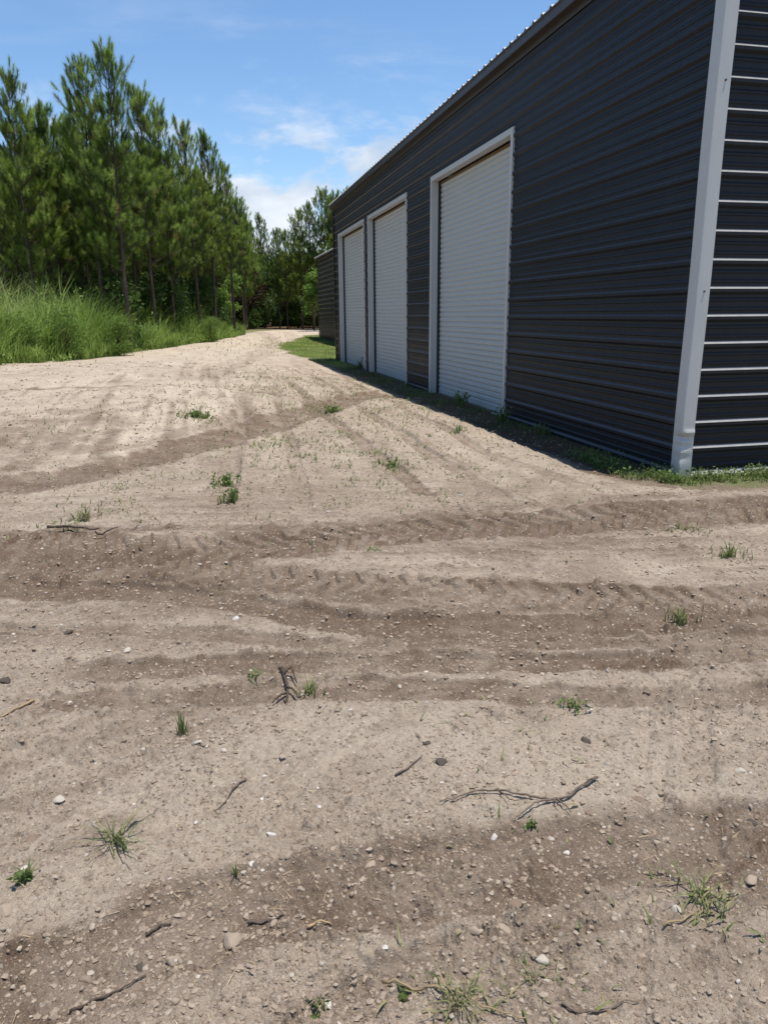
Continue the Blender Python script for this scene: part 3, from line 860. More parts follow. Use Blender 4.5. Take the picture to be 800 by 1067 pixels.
V, F = blade_mesh(np.stack([x1, y1, surf(x1, y1) - .01], -1), rng.uniform(.05, .17, N) * (1 + .5 * pnoise(x1 * 2, y1 * 2, 263)), rng.uniform(.006, .013, N), rng.uniform(0, 6.28, N), rng.uniform(.3, 1.2, N), 3, .4)
V, F, at_ = stack([(V, F, {'tint': rep(np.clip(rng.normal(.6, .25, N), 0, 1)), 'dry': rep(np.clip(rng.normal(.02, .25, N), 0, .9))}), (LV, LF, {'tint': np.repeat(np.clip(rng.normal(.7, .25, len(lc)), 0, 1), 4), 'dry': np.zeros(len(lc) * 4)})])
o = np_mesh('grass', V, F, M['weed'], attrs=at_)
tag(o, 'fresh green grass strip at the foot of the white corner trim', 'grass', kind='stuff')
x1, y1 = shed_points(16000, .6, 25.2, -1.25, -.06)
dd = shed_dist(x1, y1)
sw_, _t = shed_frame(x1, y1)
k = rng.random(len(x1)) < (.12 + .88 * sst(2.6, 5.6, sw_)) * np.clip(.16 + .85 * fbm(x1 * .9, y1 * .9, 270, 2), 0, .9) * (1 - sst(.5, 1.15, dd))
x1, y1 = x1[k], y1[k]; N = len(x1)
V, F = blade_mesh(np.stack([x1, y1, surf(x1, y1) - .01], -1), rng.uniform(.05, .22, N), rng.uniform(.008, .018, N), rng.uniform(0, 6.28, N), rng.uniform(.3, 1.1, N), 3, .4)
o = np_mesh('weeds', V, F, M['weed'], attrs={'tint': rep(np.clip(rng.normal(.4, .25, N), 0, 1)), 'dry': rep(np.clip(rng.normal(0, .2, N), 0, .9))})
tag(o, 'sparse shaded weeds along the foot of the long wall below the doors', 'weeds', kind='stuff')

# thin green and dry fuzz spread over the disturbed dirt
pts = []
for (cx, cy, rad_, n) in [(345, 425, 1.6, 420), (400, 470, 1.3, 420), (290, 463, 1.0, 300), (205, 430, .7, 130), (300, 400, 2.0, 380), (240, 545, 1.0, 60), (60, 450, 1.4, 200), (140, 505, 1.0, 160), (420, 430, 1.8, 260), (370, 500, 1.0, 130), (735, 938, .25, 18), (480, 1048, .22, 18), (620, 1045, .25, 10), (540, 800, .5, 22), (280, 360, 4, 300), (90, 540, .5, 90), (500, 520, 1.2, 120), (430, 400, 1.5, 220)]:
    x, y = at(cx, cy)
    st = 1 + .06 * y
    n = int(n * 3); q = rng.normal(0, 1.15, (n, 2)); pts.append(np.stack([x + q[:, 0] * rad_ * .5, y + q[:, 1] * rad_ * .5 * st], -1))
pts = np.concatenate(pts); pts = pts[shed_dist(pts[:, 0], pts[:, 1]) > .2]
pts = pts[rng.random(len(pts)) < np.clip(.5 + 1.3 * pnoise(pts[:, 0] * 2.4, pts[:, 1] * 2.4, 280), 0, 1)]
N = len(pts)
V, F = blade_mesh(np.stack([pts[:, 0], pts[:, 1], surf(pts[:, 0], pts[:, 1]) - .006], -1), rng.uniform(.012, .05, N) * (1 + .09 * pts[:, 1]), rng.uniform(.004, .010, N) * (1 + .08 * pts[:, 1]), rng.uniform(0, 6.28, N), rng.uniform(.4, 1.6, N), 3, .3)
o = np_mesh('grass', V, F, M['weed'], attrs={'tint': rep(np.clip(rng.normal(.55, .25, N), 0, 1)), 'dry': rep(np.clip(rng.normal(.28, .35, N), 0, 1))})
tag(o, 'thin scattered seedling grass sprouting through the tracked dirt', 'grass', kind='stuff')

# ------------------------------------------------------------------ stones, clods
def stone_mesh(seed, mat, sub=2, flat=.7, name='stone'):
    r = random.Random(seed)
    b = bmesh.new(); bmesh.ops.create_icosphere(b, subdivisions=sub, radius=1)
    cuts = [(Vector((r.gauss(0, 1), r.gauss(0, 1), r.gauss(0, 1))).normalized(), r.uniform(.42, .78)) for _ in range(10)]
    for v in b.verts:
        for nrm, c in cuts:
            d = v.co.dot(nrm)
            if d > c: v.co -= nrm * (d - c) * .85
        v.co *= 1 + r.uniform(-.07, .07)
        v.co.x *= 1.25; v.co.z *= flat
    me = bpy.data.meshes.new(name); b.to_mesh(me); b.free(); me.materials.append(mat)
    a = me.attributes.new('tint', 'FLOAT', 'POINT'); a.data.foreach_set('value', [0.] * len(me.vertices))
    me.polygons.foreach_set('use_smooth', [True] * len(me.polygons))
    return me
STONE_TONE = {'white': mat_simple('white_stone', (.40, .365, .32), (.54, .505, .455), 40, .9, .4, .004), 'pale': mat_simple('pale_stone', (.34, .29, .23), (.48, .43, .36), 40, .9, .4, .004),
              'tan': mat_simple('tan_stone', (.24, .185, .135), (.36, .29, .22), 40, .9, .4, .004), 'brown': mat_simple('brown_stone', (.14, .098, .068), (.24, .175, .125), 40, .9, .4, .004),
              'dark': mat_simple('dark_stone', (.045, .036, .030), (.10, .08, .062), 40, .9, .4, .004)}
TONED = {k: [stone_mesh(60 + 3 * i + j, m, 3, .62) for j in range(3)] for i, (k, m) in enumerate(STONE_TONE.items())}
def tone_of(label):
    w = label.split()[:5]
    for k, ws in (('white', ('white', 'whitish')), ('dark', ('dark', 'black')), ('brown', ('brown',)), ('pale', ('pale', 'tiny'))):
        if any(q in w for q in ws): return k
    return 'tan'
SM = [stone_mesh(k, M['stone'], 2, random.Random(k).uniform(.55, .85)) for k in range(9)]

def put_stone(px, py, size, label, group=None, k=None, mats=None):
    x, y = at(px, py)
    o = bpy.data.objects.new('stone', random.choice(TONED[tone_of(label)]) if group == 'stones lying on the dirt' else SM[random.randrange(len(SM)) if k is None else k])
    o.location = (x, y, ground_z(x, y) + size * random.uniform(-.22, .10))
    o.rotation_euler = (random.uniform(-.3, .3), random.uniform(-.3, .3), random.uniform(0, 6.28))
    o.scale = (size * random.uniform(.85, 1.15), size * random.uniform(.8, 1.1), size * random.uniform(.8, 1.1))
    link(o); tag(o, label, 'stone', group)
    return o
G_ST = 'stones lying on the dirt'
for px, py, sz, lab in [
    (243, 973, .034, 'round grey-tan stone alone in the dark rut at lower left'),
    (289, 1010, .022, 'small stone left of the bottom centre, just below the dark rut'),
    (180, 1000, .022, 'tan stone near a long thin root at the lower left'),
    (145, 1003, .022, 'dark tan stone beside another stone under the dark rut, lower left'),
    (537, 935, .030, 'brown egg-shaped stone on the lip of the dark rut, bottom centre'),
    (386, 893, .022, 'rounded tan stone at the upper edge of the dark rut, centre'),
    (410, 892, .018, 'brown stone just right of the rounded tan stone at the rut edge'),
    (784, 918, .028, 'angular tan stone at the right edge below the dark rut'),
    (706, 952, .024, 'pale flat stone under the sprawling dry weeds at lower right'),
    (678, 936, .024, 'flat tan stone left of the sprawling dry weeds'),
    (30, 868, .030, 'brown flat stone near the left edge, beside a dark clod'),
    (8, 950, .030, 'large tan stone cut by the left edge of the picture'),
    (60, 830, .022, 'flat pale stone upslope of the left edge'),
    (265, 1045, .020, 'tan stone at the bottom left of centre'),
    (565, 995, .020, 'pale grey stone among bottom centre pebbles'),
    (525, 965, .020, 'angular stone just below the brown egg-shaped stone'),
    (590, 880, .014, 'white chip of stone right of centre by the dark rut'),
    (283, 868, .016, 'white stone chip on the pale track, lower left of centre'),
    (262, 900, .013, 'bright white chip beside the short green sprig'),
    (333, 838, .012, 'single bright white chip on the pale track at centre'),
    (515, 865, .018, 'whitish stone below the forked fallen branch'),
    (460, 795, .026, 'dark brown stone beside a cluster of clods at centre'),
    (445, 775, .022, 'tan stone behind the dark brown stone at centre'),
    (610, 770, .022, 'dark stone in the loose dirt at right of centre'),
    (665, 832, .022, 'brown stone between the two pale wheel lines at right'),
    (618, 845, .020, 'brown stone just right of the forked fallen branch'),
    (785, 855, .022, 'dark pair-like stone near the right edge above the rut'),
    (770, 805, .020, 'pale tan stone near the right edge among small ones'),
    (70, 660, .028, 'dark lump of stone below the tyre treads at left'),
    (5, 712, .035, 'black stone at the left edge beside a pale stick'),
    (247, 645, .026, 'white stone in the dark groove left of centre'),
    (132, 680, .028, 'pale flat stone in the loose dirt at left'),
    (205, 780, .018, 'tan stone near the pale clods at left centre'),
]:
    put_stone(px, py, sz, lab, G_ST)
for q in range(235):
    py = 1067 - (1067 - 600) * random.random() ** 1.35
    px = random.uniform(-20, 820)
    d = math.hypot(*at(px, py))
    sz = min(.022, max(.0065, random.lognormvariate(math.log(.0086), .36)) * (.8 + .09 * d))
    put_stone(px, py, sz, 'small loose pebble lying among many on the foreground dirt', 'small pebbles on the dirt')

def scatter_lumps(name, n, r0, r1, s0, s1, mat, seed, label, cat, flat=.65):
    rg = np.random.default_rng(seed)
    b = bmesh.new(); bmesh.ops.create_icosphere(b, subdivisions=1, radius=1)
    bv = np.array([v.co[:] for v in b.verts]); bf = np.array([[v.index for v in f.verts] for f in b.faces]); b.free()
    r = r0 * (r1 / r0) ** rg.random(n); a = rg.uniform(-.64, .64, n)
    x, y = np.sin(a) * r, np.cos(a) * r
    k = (rg.random(n) < np.clip(.55 + .9 * fbm(x * 1.3, y * 1.3, seed, 3), .15, 1)) & (shed_dist(x, y) > .25) & (in_lawn(x, y) < .3) & (bank_depth(x, y) < .2)
    x, y, r = x[k], y[k], r[k]; n = len(x)
    sz = s0 * (s1 / s0) ** (rg.random(n) ** 3.6) * (.68 + .14 * r)
    rz = rg.uniform(0, 6.28, n); c, s = np.cos(rz), np.sin(rz)
    jit = 1 + rg.normal(0, .17, (n, len(bv)))
    L = bv[None] * jit[..., None] * np.stack([rg.uniform(.8, 1.4, n), rg.uniform(.7, 1.1, n), rg.uniform(.4, .9, n) * flat / .65], -1)[:, None] * sz[:, None, None]
    X = L[..., 0] * c[:, None] - L[..., 1] * s[:, None] + x[:, None]; Y = L[..., 0] * s[:, None] + L[..., 1] * c[:, None] + y[:, None]
    Z = L[..., 2] + (surf(x, y) + sz * rg.uniform(-.3, .15, n))[:, None]
    V = np.stack([X, Y, Z], -1).reshape(-1, 3)
    F = (np.arange(n)[:, None, None] * len(bv) + bf[None]).reshape(-1, 3)
    o = np_mesh(name, V, F, mat, smooth=False, attrs={'tint': np.repeat(rg.random(n), len(bv))})
    return tag(o, label, cat, kind='stuff')
scatter_lumps('gravel', 66000, 1.35, 17, .0014, .0125, M['stone'], 71, 'fine gravel and stone chips strewn over the foreground dirt', 'gravel')
scatter_lumps('dirt', 120000, 1.35, 26, .0018, .0115, M['clod'], 72, 'loose crumbs of brown soil strewn over the tracked ground', 'dirt')

# ------------------------------------------------------------------ sticks, roots, straw
def stick(name, pts, rad, label, cat, mat, lift=.006, forks=()):
    P = [at(*p) for p in pts]
    L = smooth_line(P, 5)
    sh = Shape()
    n = len(L)
    pl = [(x, y, ground_z(x, y) + lift + rad * .5 + .35 * rad * math.sin(i * 1.3)) for i, (x, y) in enumerate(L)]
    sh.tube(pl, [rad * (1 - .6 * i / (n - 1)) * random.uniform(.85, 1.15) for i in range(n)], 6)
    for fp, fr, fl in forks:
        Q = smooth_line([at(*p) for p in fp], 4); m = len(Q)
        sh.tube([(x, y, ground_z(x, y) + lift + fr * .5 + fl * math.sin(math.pi * i / (m - 1))) for i, (x, y) in enumerate(Q)], [fr * (1 - .6 * i / (m - 1)) for i in range(m)], 5)
    o = sh.build(name, mat, smooth=True)
    return tag(o, label, cat)
stick('branch', [(622, 812), (606, 822), (590, 834), (572, 836), (548, 832), (524, 828), (500, 827), (478, 833), (458, 839)], .0055, 'forked fallen branch lying on the pale dirt at right of centre', 'branch', M['wood'], .012,
      [([(575, 836), (560, 843), (545, 850), (536, 856)], .0042, .01), ([(578, 835), (587, 841), (595, 847)], .004, .006), ([(580, 834), (578, 839), (581, 844)], .0035, .008), ([(520, 828), (527, 834), (533, 840), (552, 836)], .003, .01), ([(606, 822), (616, 816), (626, 822)], .003, .012)])
stick('root', [(292, 702), (297, 710), (300, 722), (296, 732)], .010, 'gnarled dark root clump sticking out of the dirt left of centre', 'root', M['rootwood'], .012,
      [([(298, 714), (305, 722), (312, 728)], .007, .02), ([(300, 722), (290, 728), (284, 734)], .008, .015), ([(296, 708), (304, 706), (309, 712)], .007, .035)])
stick('stick', [(256, 806), (244, 818), (232, 830), (222, 839)], .0045, 'short dark stick lying on the edge of the pale track', 'stick', M['wood'])
stick('stick', [(36, 729), (18, 738), (0, 748), (-14, 754)], .006, 'pale dry stick poking in from the left edge', 'stick', M['dry'])
stick('stick', [(50, 553), (80, 553), (104, 556)], .013, 'long dark stick lying above the tyre treads at left', 'stick', M['rootwood'], .035)
stick('stick', [(100, 561), (112, 559), (124, 557)], .009, 'short dark stick at the right end of the long one', 'stick', M['rootwood'], .03)
stick('stem', [(400, 1020), (430, 1028), (470, 1040), (510, 1052), (548, 1064)], .004, 'long yellow dry grass stem across the bottom centre', 'stem', M['dry'], .012)
stick('root', [(72, 1052), (100, 1042), (130, 1026), (152, 1012)], .004, 'thin curved root thread at the lower left corner', 'root', M['rootwood'])
stick('root', [(152, 970), (164, 963), (178, 960)], .005, 'thin dark root crossing the rut at lower left', 'root', M['rootwood'])
stick('stick', [(258, 956), (275, 953), (296, 949)], .005, 'slim brown twig beside a white chip in the rut', 'stick', M['wood'])
stick('stick', [(320, 966), (332, 963), (346, 964)], .005, 'short pale bit of stick below the dark rut at centre left', 'stick', M['dry'])
stick('stick', [(360, 965), (378, 963), (396, 960)], .004, 'thin brown twig in the rut near the centre', 'stick', M['wood'])
stick('stick', [(412, 809), (426, 802), (440, 792)], .0045, 'mossy green-brown stick beside the dark stones at centre', 'stick', M['wood'])
stick('stem', [(690, 974), (712, 966), (728, 948)], .003, 'bent straw stem beside the pale flat stone at lower right', 'stem', M['dry'], .01)
stick('stem', [(585, 1048), (610, 1056), (640, 1046), (668, 1040)], .004, 'brown curled stem along the bottom edge right of centre', 'stem', M['wood'], .008)
# straw litter
n = 1500
r = 1.35 * (11 / 1.35) ** rng.random(n); a = rng.uniform(-.64, .64, n)
x, y = np.sin(a) * r, np.cos(a) * r
k = rng.random(n) < np.clip(.3 + 1.1 * fbm(x * 1.1, y * 1.1, 333, 2), .03, 1); x, y, r = x[k], y[k], r[k]
k = shed_dist(x, y) > .3; x, y, r = x[k], y[k], r[k]; N = len(x)
V, F = blade_mesh(np.stack([x, y, surf(x, y) + .002], -1), rng.uniform(.004, .012, N), rng.uniform(.0014, .0026, N) * (1 + .12 * r), rng.uniform(0, 6.28, N), rng.uniform(2, 6, N) * (1 + .1 * r), 3, .02)
o = np_mesh('straw_litter', V, F, M['dry'], attrs={'tint': rep(rng.random(N))})
tag(o, 'bits of dry straw and plant litter strewn on the dirt', 'litter', kind='stuff')

# ------------------------------------------------------------------ single weeds
def weed(px, py, n, h, spread, label, cat='weed', dry=.1, lean=.8, w=.008, name='weed', leaves=0):
    x, y = at(px, py)
    rg = np.random.default_rng(int(px * 7 + py))
    a = rg.uniform(0, 6.28, n); q = np.abs(rg.normal(0, spread * .75, n)).clip(0, spread * 1.5)
    P = np.stack([x + np.cos(a) * q, y + np.sin(a) * q], -1)
    P = np.concatenate([P, (surf(P[:, 0], P[:, 1]) - .006)[:, None]], 1)
    hh = h * rg.uniform(.45, 1.1, n) * np.clip(1.1 - q / (spread * 3.2), .35, 1)
    az, ln = rg.uniform(0, 6.28, n), rg.uniform(.15, 1.0, n) * lean
    V, F = blade_mesh(P, hh, rg.uniform(.6, 1.3, n) * w, az, ln, 3, .35)
    pr = [(V, F, {'tint': rep(np.clip(rg.normal(.5, .25, n), 0, 1)), 'dry': rep(np.clip(rg.normal(dry, .25, n), 0, 1))})]
    if leaves:
        i = rg.integers(0, n, leaves); u = rg.uniform(.25, 1, leaves)
        C = P[i] + np.stack([np.cos(az[i]) * ln[i] * hh[i] * u ** 1.8, np.sin(az[i]) * ln[i] * hh[i] * u ** 1.8, hh[i] * (u - .35 * ln[i] * u ** 2.6)], -1)
        V2, F2 = leaf_cards(C, np.full(leaves, w * 3.2), rg)
        pr.append((V2, F2, {'tint': np.repeat(np.clip(rg.normal(.6, .25, leaves), 0, 1), 4), 'dry': np.repeat(np.clip(rg.normal(dry * .5, .2, leaves), 0, 1), 4)}))
    V, F, at_ = stack(pr)
    V = V - np.array([x, y, 0]); z0 = ground_z(x, y); V[:, 2] -= z0
    o = np_mesh(name, V, F, M['weed'], attrs=at_); o.location = (x, y, z0)
    return tag(o, label, cat)
weed(240, 522, 70, .17, .09, 'bushy bright green weed clump on the dirt above the tyre treads', 'weed', .12, .7, .011, leaves=90)
weed(236, 505, 40, .16, .10, 'smaller green weed just behind the bushy bright clump', 'weed', .1, .7, .014, leaves=80)
weed(205, 434, 90, .15, .2, 'low green weed patch on the pale sand at the upper left', 'weed', .1, 1., .02, leaves=60)
weed(88, 541, 50, .16, .1, 'dry grey-green tussock beside a clod above the long dark stick', 'weed', .55, 1., .012)
weed(190, 762, 34, .13, .02, 'upright dark green grass tuft left of centre', 'grass tuft', .1, .45, .006, 'grass_tuft')
weed(322, 722, 36, .10, .05, 'green grass tuft next to the gnarled dark root', 'grass tuft', .25, 1., .006, 'grass_tuft')
weed(118, 876, 46, .13, .035, 'flattened grey-green grass tuft lying in loose dirt at left', 'grass tuft', .4, 1.9, .005, 'grass_tuft')
weed(28, 920, 30, .07, .022, 'small fresh green sprig near the left edge', 'weed', 0, .9, .008, leaves=26)
weed(246, 910, 10, .08, .008, 'short lone green sprig beside a bright white chip', 'grass tuft', .15, .7, .005, 'grass_tuft')
weed(265, 706, 26, .06, .06, 'yellow-green weed flat on the dirt behind the root clump', 'weed', .1, 1.5, .009)
weed(598, 738, 30, .07, .06, 'small light green weed on the dirt right of centre', 'weed', .1, 1.2, .008, leaves=30)
weed(708, 644, 46, .12, .08, 'grey-green weed tuft beside the dark groove at right', 'weed', .3, .8, .008)
weed(760, 580, 44, .14, .10, 'light green weed tuft near the right edge below the corner', 'weed', .15, .8, .009)
weed(714, 552, 60, .07, .22, 'low flat grey weed mat in the dirt below the corner trim', 'weed', .35, 1.6, .011)
weed(735, 938, 60, .10, .09, 'sprawling dry weeds beside the pale flat stone at lower right', 'weed', .45, 2.2, .005, leaves=24)
weed(476, 1050, 60, .10, .05, 'pale dry grass tuft at the bottom edge near the centre', 'grass tuft', .5, 1.5, .004, 'grass_tuft')
weed(422, 1032, 14, .03, .02, 'tiny bright green seedling right of the bottom centre tuft', 'weed', 0, .9, .007, leaves=16)
weed(330, 1046, 14, .04, .014, 'tiny green seedling on the bottom edge left of centre', 'weed', 0, .9, .006, leaves=14)
weed(555, 855, 14, .04, .02, 'tiny light green seedling under the forked fallen branch', 'weed', 0, .9, .008, leaves=16)
weed(550, 1018, 30, .06, .06, 'thin scatter of dry grass blades at the bottom right of centre', 'grass tuft', .6, 1.9, .004, 'grass_tuft')
weed(388, 573, 30, .05, .12, 'low green weed in the dark tread band at the centre', 'weed', .1, 1.4, .011)
weed(478, 450, 44, .14, .16, 'small green weed on the slope in front of the nearest door', 'weed', .1, .8, .016)
weed(345, 428, 90, .15, .2, 'green weed patch in the wheel lines below the farthest door', 'weed', .05, .9, .02, leaves=60)
weed(408, 486, 60, .13, .22, 'thin green weed patch in the middle of the tracked slope', 'weed', .1, 1., .014, leaves=40)
# weeds against the wall
weed(741, 491, 12, .42, .05, 'tall arching grass stalks against the front wall near the corner trim', 'weed', .1, 1.0, .016, leaves=6)
weed(722, 492, 9, .34, .04, 'leaning seed stalk right beside the dented corner trim', 'weed', .3, 1.1, .012)
weed(480, 424, 60, .42, .10, 'dark shaded weed growing at the foot of the nearest door', 'weed', 0, .6, .02, leaves=120)
weed(524, 440, 40, .36, .09, 'pale leafy weed at the near jamb of the nearest door', 'weed', 0, .7, .018, leaves=70)
weed(375, 384, 40, .40, .10, 'small shrubby weed at the foot of the farthest door', 'weed', 0, .6, .022, leaves=70)
weed(565, 452, 60, .22, .2, 'dark low weed clump at the wall foot right of the nearest door', 'weed', 0, .8, .016, leaves=60)

# ------------------------------------------------------------------ pines
def needle_tufts(T, A, length, rg, per=30, nl=.2, w=.02):
    """bottle-brush tufts: T roots, A axes"""
    N = len(T)
    A = A / np.linalg.norm(A, axis=1)[:, None]
    e = rg.normal(size=(N, per, 3)); ax = np.repeat(A[:, None], per, 1)
    e -= ax * (e * ax).sum(-1)[..., None]; e /= np.linalg.norm(e, axis=-1)[..., None]
    u = rg.random((N, per)) ** .8
    phi = (1.50 - 1.0 * u + rg.normal(0, .16, (N, per)))[..., None]
    d = ax * np.cos(phi) + e * np.sin(phi)
    b = T[:, None] + ax * (u * length[:, None])[..., None]
    ln = (nl * rg.uniform(.7, 1.2, (N, per)))[..., None]
    tip = b + d * ln; tip[..., 2] -= .02
    s = np.cross(d, ax); s /= np.linalg.norm(s, axis=-1)[..., None] + 1e-9
    V = np.stack([b - s * w * .5, b + s * w * .5, tip], 2).reshape(-1, 3)
    F = np.arange(N * per * 3).reshape(-1, 3)
    tint = np.repeat(np.clip(rg.normal(.45, .45, N), 0, 1), per * 3)
    return V, F, tint

def make_pine(seed, H, cs, lmax, dens=1., brown=.0):
    """trunk (with limbs) and crown meshes of one pine, root at the origin"""
    rg = np.random.default_rng(seed); rd = random.Random(seed)
    sh = Shape()
    bx, by = rd.uniform(-.25, .25), rd.uniform(-.25, .25)
    ph = rd.uniform(0, 6)
    def axis(z): 
        u = z / H
        return np.array([bx * u * u + .06 * math.sin(u * 5 + ph), by * u * u + .06 * math.cos(u * 4 + ph), z])
    zs = np.linspace(-.3, H * .985, 18)
    r0 = .0105 * H
    sh.tube([axis(z) for z in zs], [max(.012, r0 * (1 - max(z, 0) / H) ** .85 * (1.25 if z < .2 else 1)) for z in zs], 9)
    T, Ax, Ln = [], [], []
    z = cs * H * .55
    while z < cs * H:                                  # dead stubs under the crown
        a = rd.uniform(0, 6.28); l = rd.uniform(.3, 1.3)
        p = axis(z); q = p + np.array([math.cos(a) * l, math.sin(a) * l, rd.uniform(-.1, .35)])
        sh.tube([p, (p + q) / 2 + np.array([0, 0, .05]), q], [.018, .013, .006], 4, False)
        z += rd.uniform(.25, .7)
    z = cs * H
    while z < H - .25:
        rel = (z - cs * H) / (H * (1 - cs))
        L = lmax * min(1, .55 + rel * 2.2) * (1 - rel) ** .6 + .22
        for _ in range(rd.choice([3, 4, 4, 5])):
            a = rd.uniform(0, 6.28); l = L * rd.uniform(.45, 1.2)
            el = .12 + .75 * rel + rd.uniform(-.15, .2)
            p0 = axis(z + rd.uniform(-.1, .1))
            hd = np.array([math.cos(a), math.sin(a), 0])
            pt = []
            for k in range(5):
                u = k / 4
                pt.append(p0 + hd * (l * u * math.cos(el)) + np.array([0, 0, l * (u * math.sin(el) + .28 * u * u - .10 * u * (1 - u) * 2)]))
            sh.tube(pt, [.026 * (1 - rel * .5), .022, .018, .013, .007], 4, False)
            nt = int((1.3 + 2.0 * l) * dens * rd.uniform(.8, 1.2))
            for k in range(nt):
                u = 1 - (rd.random() ** 2.2) * .7
                i = min(int(u * 4), 3); f = u * 4 - i
                c = pt[i] * (1 - f) + pt[i + 1] * f
                sd = np.array([rd.gauss(0, 1), rd.gauss(0, 1), rd.gauss(.35, .5)])
                off = sd * .32 * min(1, l)
                if k == 0: c = pt[-1]; off = np.zeros(3)
                d = hd * .40 + off * 1.3 + np.array([0, 0, .75 + .6 * rel])
                T.append(c + off * .9); Ax.append(d); Ln.append(rd.uniform(.22, .42) * (1 + .7 * rel))
        z += rd.uniform(.22, .42)
    for k in range(6):                                  # upright candles at the leader
        c = axis(H - .5 + .1 * k); T.append(c + np.array([rd.gauss(0, .10), rd.gauss(0, .10), 0])); Ax.append(np.array([rd.gauss(0, .2), rd.gauss(0, .2), 1])); Ln.append(.6)
    T, Ax, Ln = np.array(T), np.array(Ax), np.array(Ln)
    V, F, tint = needle_tufts(T, Ax, Ln, rg, 130, .29, .017)
    per = 130 * 3
    dry = np.repeat(np.clip((rg.random(len(T)) < .05 + brown) * rg.uniform(.3, .9, len(T)), 0, 1), per)
    return sh, (V, F, {'tint': tint, 'dry': dry})

PINES = []
for k, (H, cs, lm, de, br) in enumerate([(14., .30, 2.3, 1.15, 0), (13., .30, 2.0, 1.1, 0), (13.5, .36, 1.8, 1.1, .02), (12., .34, 1.7, 1.1, 0), (12.5, .38, 1.6, 1.1, .04), (14., .42, 1.6, 1.1, 0), (11., .25, 1.9, 1.1, .02)]):
    sh, cr = make_pine(400 + k, H, cs, lm, de, br)
    t = sh.build('trunk', M['bark'], None, smooth=True); c = np_mesh('crown', cr[0], cr[1], M['needles'], attrs=cr[2])
    PINES.append((H, t.data, c.data)); bpy.data.objects.remove(t); bpy.data.objects.remove(c)

def pine(x, y, H, label, group, var=None, cat='pine tree', name='pine_tree', rz=None, fat=.86):
    k = random.randrange(len(PINES)) if var is None else var
    h0, tm, cm = PINES[k]
    o = empty(name, (x, y, ground_z(x, y)), random.uniform(0, 6.28) if rz is None else rz)
    s = H / h0; o.scale = (s * fat, s * fat, s)
    for nm, me in (('trunk', tm), ('crown', cm)):
        link(bpy.data.objects.new(nm, me), o)
    return tag(o, label, cat, group)

def pine_px(px, top, Y, label, var=None, group='pines along the left edge of the wood', fat=.9):
    d = ray(px, top); k = Y / d[1]
    x, zt = d[0] * k, CAM_Z + d[2] * k
    return pine(x, Y, (zt - ground_z(x, Y)) * .945, label, group, var, fat=fat)
LEFT = [(6, 70, 37, 'dark pine cut by the left edge of the picture', 1), (40, 106, 41, 'shorter pine between the left edge and the two tallest ones', 6),
        (80, 54, 40, 'tall pine just left of the very tallest one', 2), (107, 41, 37.5, 'tallest pine of the stand, its trunk showing above the tall grass', 0),
        (141, 90, 43, 'pine one step right of the tallest, with a narrow top', 3), (163, 108, 46, 'second pine right of the tallest one', 1),
        (192, 122, 50, 'pine in the right half of the left stand with a pointed top', 2), (213, 138, 55, 'slender pine second from the open end of the left stand', 4),
        (235, 166, 60, 'slender pine at the open end of the left stand, bare trunk beside the track', 5), (246, 205, 68, 'low pine behind the end of the left stand, above the bend of the track', 6)]
for px, top, Y, lab, v in LEFT: pine_px(px, top, Y, lab, v)
taken = []
gp = 'pines deeper in the stand'
rp = random.Random(77)
for Y in np.arange(41, 92, 3.1):
    for X in np.arange(-14.5, -46, -2.9):
        x, y = X + rp.uniform(-.8, .8) + (-.06 * (Y - 41)) * 0, Y + rp.uniform(-.9, .9)
        depth = (-13.2 - x)
        if x / y < -.66: continue
        edge_top = np.interp(400 + 765 * x / y * .98, [-60, 0, 40, 80, 107, 141, 190, 235, 250], [95, 95, 115, 90, 75, 105, 135, 175, 210])
        d = ray(400 + 765 * x / y, edge_top)
        hz = CAM_Z + d[2] * (y / d[1]) - .5
        H = min(rp.uniform(11.0, 13.2), hz * rp.uniform(.84, .93))
        if H < 6 : continue
        pine(x, y, H, 'slim pine standing among others in the shade behind the edge trees', gp, rp.choice([2, 3, 4, 5, 5, 4]))
RIGHT = [(287, 238, 84, 'small pine top at the left end of the far stand behind the track', 3), (296, 238, 82, 'small pine with a rounded top near the left end of the far stand', 6), (311, 217, 80, 'far pine with a notched top left of the second building', 1), (322, 209, 78, 'far pine above the second building roof edge', 2),
         (336, 194, 77, 'tallest far pine, rising between the gap and the big building eave', 0), (349, 199, 78, 'far pine half hidden by the end of the big building', 3), (362, 194, 80, 'far pine whose tip shows just over the big building eave', 2)]
for px, top, Y, lab, v in RIGHT: pine_px(px, top, Y, lab, v, 'pines in the far stand behind the second building')
for k in range(26):
    x, y = rp.uniform(-10, 12), rp.uniform(82, 104)
    px = 400 + 765 * x / y
    top = np.interp(px, [300, 312, 336, 500], [248, 228, 205, 205])
    d = ray(px, top); hz = CAM_Z + d[2] * (y / d[1]) - .6
    pine(x, y, min(hz, 13.5) * rp.uniform(.85, 1.), 'far pine packed in the stand beyond the second building', 'pines packed in the far stand', rp.choice([1, 2, 3, 4]), fat=.92)

